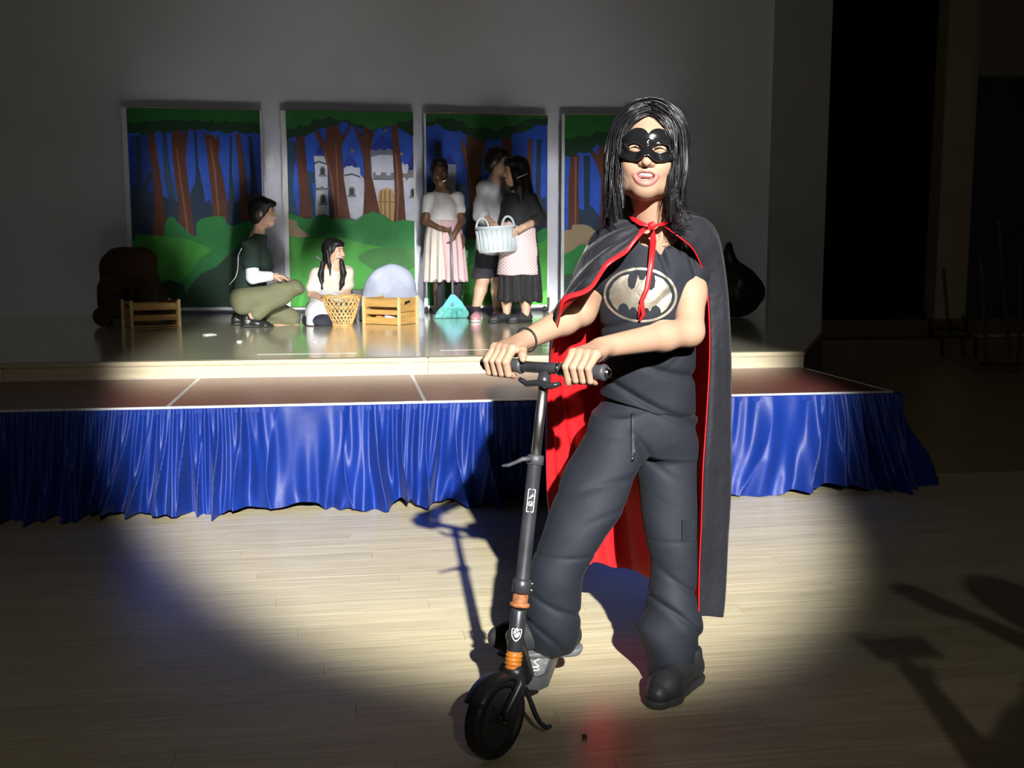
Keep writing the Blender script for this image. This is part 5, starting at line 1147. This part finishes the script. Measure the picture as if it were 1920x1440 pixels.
# cargo trousers
m_trs = mat('charcoal_cotton', (.0125, .015, .0215), .72, spec=.28, sheen=.02, bump=(15, .35))
F = Fld((.40, 2.50, .03), (1.08, 3.12, .98), .0036)
def lg(y, xa, xb, Y_, br): return lv_(y, xa, xb, Y_, br)
F.zloft([lg(725, 1140, 1292, 2.88, .74), lg(770, 1122, 1298, 2.88, .76), lg(815, 1112, 1302, 2.885, .74), lg(850, 1110, 1300, 2.89, .66)], 0)
F.zloft([lg(775, 1112, 1222, 2.86, 1.0), lg(830, 1090, 1212, 2.84, 1.0), lg(890, 1056, 1190, 2.80, .92), lg(960, 1031, 1164, 2.76, .88), lg(1030, 1006, 1118, 2.745, .95), lg(1090, 987, 1090, 2.75, 1.05), lg(1150, 986, 1090, 2.77, 1.1), lg(1190, 986, 1084, 2.785, 1.1), lg(1215, 996, 1076, 2.79, 1.1)], .03)
F.zloft([lg(780, 1198, 1306, 2.90, 1.0), lg(850, 1192, 1305, 2.89, 1.0), lg(920, 1200, 1306, 2.87, .98), lg(1000, 1210, 1306, 2.85, .98), lg(1080, 1222, 1305, 2.84, 1.05), lg(1130, 1212, 1308, 2.84, 1.05), lg(1170, 1198, 1311, 2.83, 1.0), lg(1215, 1210, 1309, 2.82, 1.0), lg(1262, 1214, 1300, 2.81, 1.0), lg(1285, 1220, 1294, 2.81, 1.0)], .025)
xm = at(1192, 900, 2.8)[0]
def crease(p, w_=.35): return np.exp(-((np.mod(p/math.pi, 1)-.5)/w_*3.2)**2)      # narrow valley in every period
def trs(x, y, z):
    left = np.clip((xm-x)/.03, 0, 1); q = 1-left; wob = .8*np.sin(11*x+7*z)+.5*np.sin(23*z)
    r = left*np.exp(-((z-.64)/.13)**2)*.0055*crease(30*(z-.36*x)+wob)
    r = r+left*np.exp(-((z-.24)/.10)**2)*(.007*crease(24*(z+.75*x)+wob)+.003*np.sin(34*(z+.5*x)+1))+left*np.exp(-((z-.425)/.006)**2)*.003
    r = r+q*np.exp(-((z-.20)/.13)**2)*(.010*crease(22*(z+.8*x)+wob+1)+.006*np.sin(36*(z+.8*x)+2))+q*np.exp(-((z-.72)/.10)**2)*.010*crease(26*(z+.7*x)+wob)+q*np.exp(-((z-.425)/.006)**2)*.002
    return r+.0022*np.sin(31*x+17*z)*np.sin(23*z-9*y)
F.disp(trs); tr = F.build('trousers', m_trs, girl, 1)
bt = BVHTree.FromPolygons([Vector(p) for p in F.v], [list(map(int, q)) for q in F.f])
def onsurf(x, y, off, Y_=2.5):
    a = at(x, y, Y_); d = nrm(a-C0); h = bt.ray_cast(Vector(C0), Vector(d)); p = np.array(h[0]) if h[0] is not None else at(x, y, 2.78); return p-d*off
pk = [onsurf(x, y, .007) for x, y in ((1279, 975), (1303, 975), (1303, 1014), (1279, 1014))]
g = G(); dn = V(-.1, -1, .1)*-.01
g.raw([p for p in pk]+[p+dn for p in pk], [[0, 1, 2, 3], [7, 6, 5, 4], [0, 4, 5, 1], [1, 5, 6, 2], [2, 6, 7, 3], [3, 7, 4, 0]]); g.build('pocket_flap', m_trs, tr)
for dx, y1 in ((-4, 862), (3, 848)):
    cd = G().tube([onsurf(1187+dx*.4, y, .006) for y in range(776, y1, 7)], .0032, 6).build('drawstring', mat('black_cord', (.015, .015, .018), .6), tr, True)
    G().tube([onsurf(1187+dx*.4, y1-8, .006), onsurf(1187+dx*.4, y1+3, .006)], .0042, 8).build('cord_tip', m_chrome if dx < 0 else m_pla, cd, True)
# shoes
m_shoe = mat('dark_grey_trainer', (.026, .028, .031), .5, bump=(150, .15)); m_sole = mat('trainer_sole', (.16, .165, .17), .6)
shoe(girl, at(1088, 1238, 2.80), at(914, 1232, 2.76), DZ+.002, m_shoe, m_sole, .004, 1.08)
shoe(girl, (.975, 2.84, 0), (.792, 2.655, 0), 0., m_shoe, mat('dark_sole', (.05, .052, .055), .6), .004, 1.12)
# wrist band
ax_ = nrm(WRL-ER_); wb = WRL-ax_*.018; a1 = nrm(np.cross(ax_, V(0, 0, 1))); a2 = np.cross(ax_, a1)
G().tube([wb+a1*.0335*math.cos(t)+a2*.0325*math.sin(t)+ax_*.006*math.sin(t+1) for t in np.linspace(0, 2*math.pi, 33)], .0024, 6).build('wrist_band', mat('black_cord'), girl, True)

# ---------------------------------------------------------------- cape: columns from the neck to the hem, picture left round the back to picture right
m_vel = mat('black_velvet', (.014, .0145, .019), .65, spec=.3, sheen=.12, bump=(26, .6), var=(6, .25)); m_red = mat('red_satin', (.55, .014, .018), .38, spec=.4, bump=(14, .15), var=(4, .06))
cols = [
 [(1213, 424, 2.735), (1182, 455, 2.70), (1138, 502, 2.685), (1090, 548, 2.70), (1046, 590, 2.76), (1030, 680, 2.96), (1026, 800, 3.04), (1026, 925, 3.08), (1040, 1030, 3.10)],
 [(1200, 418, 2.75), (1160, 442, 2.725), (1112, 492, 2.735), (1075, 545, 2.78), (1044, 592, 2.82), (1034, 690, 2.99), (1040, 810, 3.07), (1050, 930, 3.12), (1066, 1040, 3.14)],
 [(1187, 410, 2.80), (1140, 425, 2.82), (1100, 462, 2.85), (1072, 530, 2.89), (1052, 600, 2.93), (1050, 700, 3.04), (1068, 820, 3.11), (1085, 940, 3.16), (1100, 1056, 3.19)],
 [(1190, 400, 2.87), (1150, 415, 2.93), (1125, 470, 2.99), (1110, 550, 3.03), (1102, 640, 3.06), (1105, 740, 3.10), (1122, 850, 3.15), (1132, 960, 3.19), (1140, 1058, 3.22)],
 [(1222, 392, 2.92), (1218, 420, 3.01), (1208, 490, 3.06), (1200, 580, 3.09), (1196, 660, 3.10), (1196, 760, 3.13), (1200, 860, 3.17), (1206, 970, 3.20), (1212, 1080, 3.21)],
 [(1258, 396, 2.90), (1280, 412, 2.98), (1290, 480, 3.04), (1292, 570, 3.07), (1290, 660, 3.09), (1288, 760, 3.11), (1286, 880, 3.13), (1284, 1000, 3.14), (1284, 1110, 3.14)],
 [(1270, 406, 2.84), (1316, 408, 2.88), (1346, 452, 2.91), (1356, 540, 2.94), (1358, 650, 2.96), (1358, 770, 2.97), (1356, 900, 2.98), (1352, 1030, 2.99), (1346, 1150, 2.99)],
 [(1262, 416, 2.78), (1306, 416, 2.78), (1341, 446, 2.80), (1356, 530, 2.815), (1361, 650, 2.83), (1361, 780, 2.845), (1359, 910, 2.85), (1355, 1035, 2.855), (1350, 1156, 2.86)],
 [(1247, 424, 2.745), (1276, 446, 2.725), (1306, 476, 2.76), (1326, 540, 2.80), (1332, 650, 2.81), (1326, 780, 2.80), (1318, 910, 2.785), (1314, 1035, 2.79), (1311, 1155, 2.795)]]
CP = np.array([[at(*q) for q in col] for col in cols]); NUc, NVc = 120, 70
A = np.array([spline(CP[i], NVc) for i in range(len(cols))]); S_ = np.array([spline(A[:, j], NUc) for j in range(NVc)])   # [v][u]
du = np.gradient(S_, axis=1); dv = np.gradient(S_, axis=0); Nn = np.cross(du, dv); Nn /= np.linalg.norm(Nn, axis=2)[..., None]+1e-9
uu, vv = np.meshgrid(np.linspace(0, 1, NUc), np.linspace(0, 1, NVc))
amp = .016*np.clip((vv-.25)/.5, 0, 1)*np.sin(np.pi*np.clip(uu*1.02, 0, 1))**.5; am2 = .006*np.clip(vv*3, 0, 1)*np.clip(1.1-vv, .35, 1)
ff = amp*np.sin(uu*44+2.2*np.sin(vv*3))+am2*np.sin(uu*21+9*vv+1.5*np.sin(7*vv))*np.sin(uu*9+13*vv)*(1-.0*uu)
drape = .009*np.clip(1-uu/.3, 0, 1)*np.clip(vv*6, 0, 1)*np.clip(1-(vv-.45)/.15, 0, 1)*np.sin(58*(vv*.55-uu*1.25)+2*np.sin(9*uu))   # soft folds over the arm
S_ = S_+Nn*(ff+drape)[..., None]
ctr_ = np.array([.83, 2.86, 0.8]); sg = 1 if np.mean((S_[30, 60]-ctr_)*Nn[30, 60]) > 0 else -1
def grid_obj(nm, P, m, parent):
    nv, nu = P.shape[:2]; i0 = np.arange(nv-1)[:, None]*nu+np.arange(nu-1)[None]; return mk(nm, P.reshape(-1, 3), np.stack([i0, i0+1, i0+nu+1, i0+nu], -1).reshape(-1, 4), m, parent, True)
cape = grid_obj('cape', S_+Nn*sg*.0022, m_vel, girl); grid_obj('lining', S_-Nn*sg*.0022, m_red, cape)
for ue, sgn in ((0, -1), (NUc-1, 1)):
    E_ = S_[:, ue]; tng = nrm_ = np.array([nrm(q) for q in (S_[:, ue]-S_[:, ue-3 if ue else 3])])
    wd = (np.where(np.arange(NVc) < 38, .008, .0045) if ue == 0 else np.full(NVc, .0035))
    g = G().tube(list(E_+tng*.002), list(wd), 8, flat=.35 if ue == 0 else .6, upv=Nn[0, ue]); g.build('edge_binding', m_red, cape, True)
K = at(1222, 424, 2.700)
G().tube([at(1180, 404, 2.80), at(1190, 412, 2.755), at(1204, 420, 2.715), K+V(0, .006, 0), at(1240, 421, 2.725), at(1258, 414, 2.76)], [.005, .010, .011, .006, .008, .005], 10, flat=.45, upv=(0, -1, .3)).build('neck_tie', m_red, cape, True)
F = Fld(K-.03, K+.03, .0025); F.ell(K, [.011, .009, .012], 0); F.disp(lambda x, y, z: .0015*np.sin(500*x+300*z)); F.build('knot', m_red, cape)
def sfront(x, y, off):
    d = nrm(at(x, y, 2.5)-C0); h = min((q for q in (bv.ray_cast(Vector(C0), Vector(d)), bb.ray_cast(Vector(C0), Vector(d))) if q[0] is not None), key=lambda q: q[3]); return np.array(h[0])-d*off
G().tube([K]+[sfront(x, y, .008) for x, y in ((1222, 455), (1218, 500), (1212, 540), (1200, 575), (1197, 597))], [.006, .0075, .0075, .0065, .006, .004], 8, flat=.4, upv=(.3, -1, 0)).build('ribbon_tail', m_red, cape, True)
G().tube([K]+[sfront(x, y, .011) for x, y in ((1226, 452), (1221, 498), (1214, 540), (1203, 565), (1207, 590), (1199, 602))], [.006, .007, .007, .0065, .006, .006, .003], 8, flat=.4, upv=(-.3, -1, 0)).build('ribbon_tail', m_red, cape, True)
# ================================================================ the person filming at the right of the camera (outside the frame; the shadow on the floor is in it)
t = thing('person', 'bystander in dark clothes filming with a phone right of the frame, casting the floor shadow', 'person', (1.86, .45, 0))
c = V(1.80, .52, 1.475); R = headR((-.25, 1), -.05)
F = Fld((1.15, .10, .0), (2.25, 1.0, 1.68), .008)
add_head(F, c, R, 1.); nk = V(1.83, .48, 1.31); F.cone(c+V(0, 0, -.06), nk, .046, .05, .03)
sl, sr = V(1.68, .48, 1.22), V(2.0, .45, 1.22); el, wl = V(1.32, .56, .97), V(1.375, .60, 1.20); er, wr = V(1.76, .62, 1.24), V(1.655, .60, 1.42)
F.chain([nk+V(0, 0, -.02), V(1.84, .46, 1.1), V(1.85, .45, .86)], [.08, .13, .13], .06); F.chain([nk, sl, el, wl], [.05, .05, .042, .028], .02); F.chain([nk, sr, er, wr], [.05, .05, .042, .028], .02)
hand(F, wl, (.15, .1, 1), (.8, .2, .1), 1., 1, .5); hand(F, wr, (-.55, .1, .75), (-.2, .9, 0), 1., -1, .25)
for x in (1.77, 1.94): F.chain([V(x, .45, .85), V(x, .46, .47), V(x, .44, .09)], [.085, .056, .042], .02)
o = F.build('body', sk_light, t); attr(o, 'lip', np.zeros(len(F.v))); eyes(t, c, R)
F = Fld((1.15, .10, .6), (2.25, 1.0, 1.5), .01); F.chain([nk+V(0, 0, -.04), V(1.84, .46, 1.1), V(1.85, .45, .82)], [.08, .15, .16], .06); F.chain([nk+V(0, 0, -.03), sl, sl+(el-sl)*.8], [.06, .07, .06], .03); F.chain([nk+V(0, 0, -.03), sr, sr+(er-sr)*.8], [.06, .07, .06], .03); F.cut(nk+V(0, 0, .02), (0, 0, 1)); F.disp(fold(.006, 20, 20)); F.build('shirt', mat('dark_green_cotton'), t)
F = Fld((1.5, .10, .0), (2.25, .9, 1.0), .01); F.ell((1.855, .45, .86), (.17, .14, .12), 0)
for x in (1.77, 1.94): F.chain([V(x, .45, .85), V(x, .46, .47), V(x, .44, .07)], [.105, .08, .075], .03)
F.build('trousers', mat('black_cotton'), t)
for x in (1.77, 1.94): shoe(t, (x, .36, 0), (x, .62, 0), 0, mat('black_trainer'), mat('black_sole'), .008)
F = Fld(c-.16, c+.17, .007); hair_cap(F, c, R, 1., .01, .012); F.build('hair', m_hair, t)
ph = thing('phone', 'black phone held sideways by the bystander beside the camera', 'phone', (1.42, .64, 1.28))
G().box((1.335, .636, 1.262), (1.495, .644, 1.338), bev=.003).build('case', m_pla, ph); G().box((1.34, .632, 1.267), (1.49, .636, 1.333), bev=.001).build('screen', mat('phone_glass', (.01, .01, .012), .1), ph)
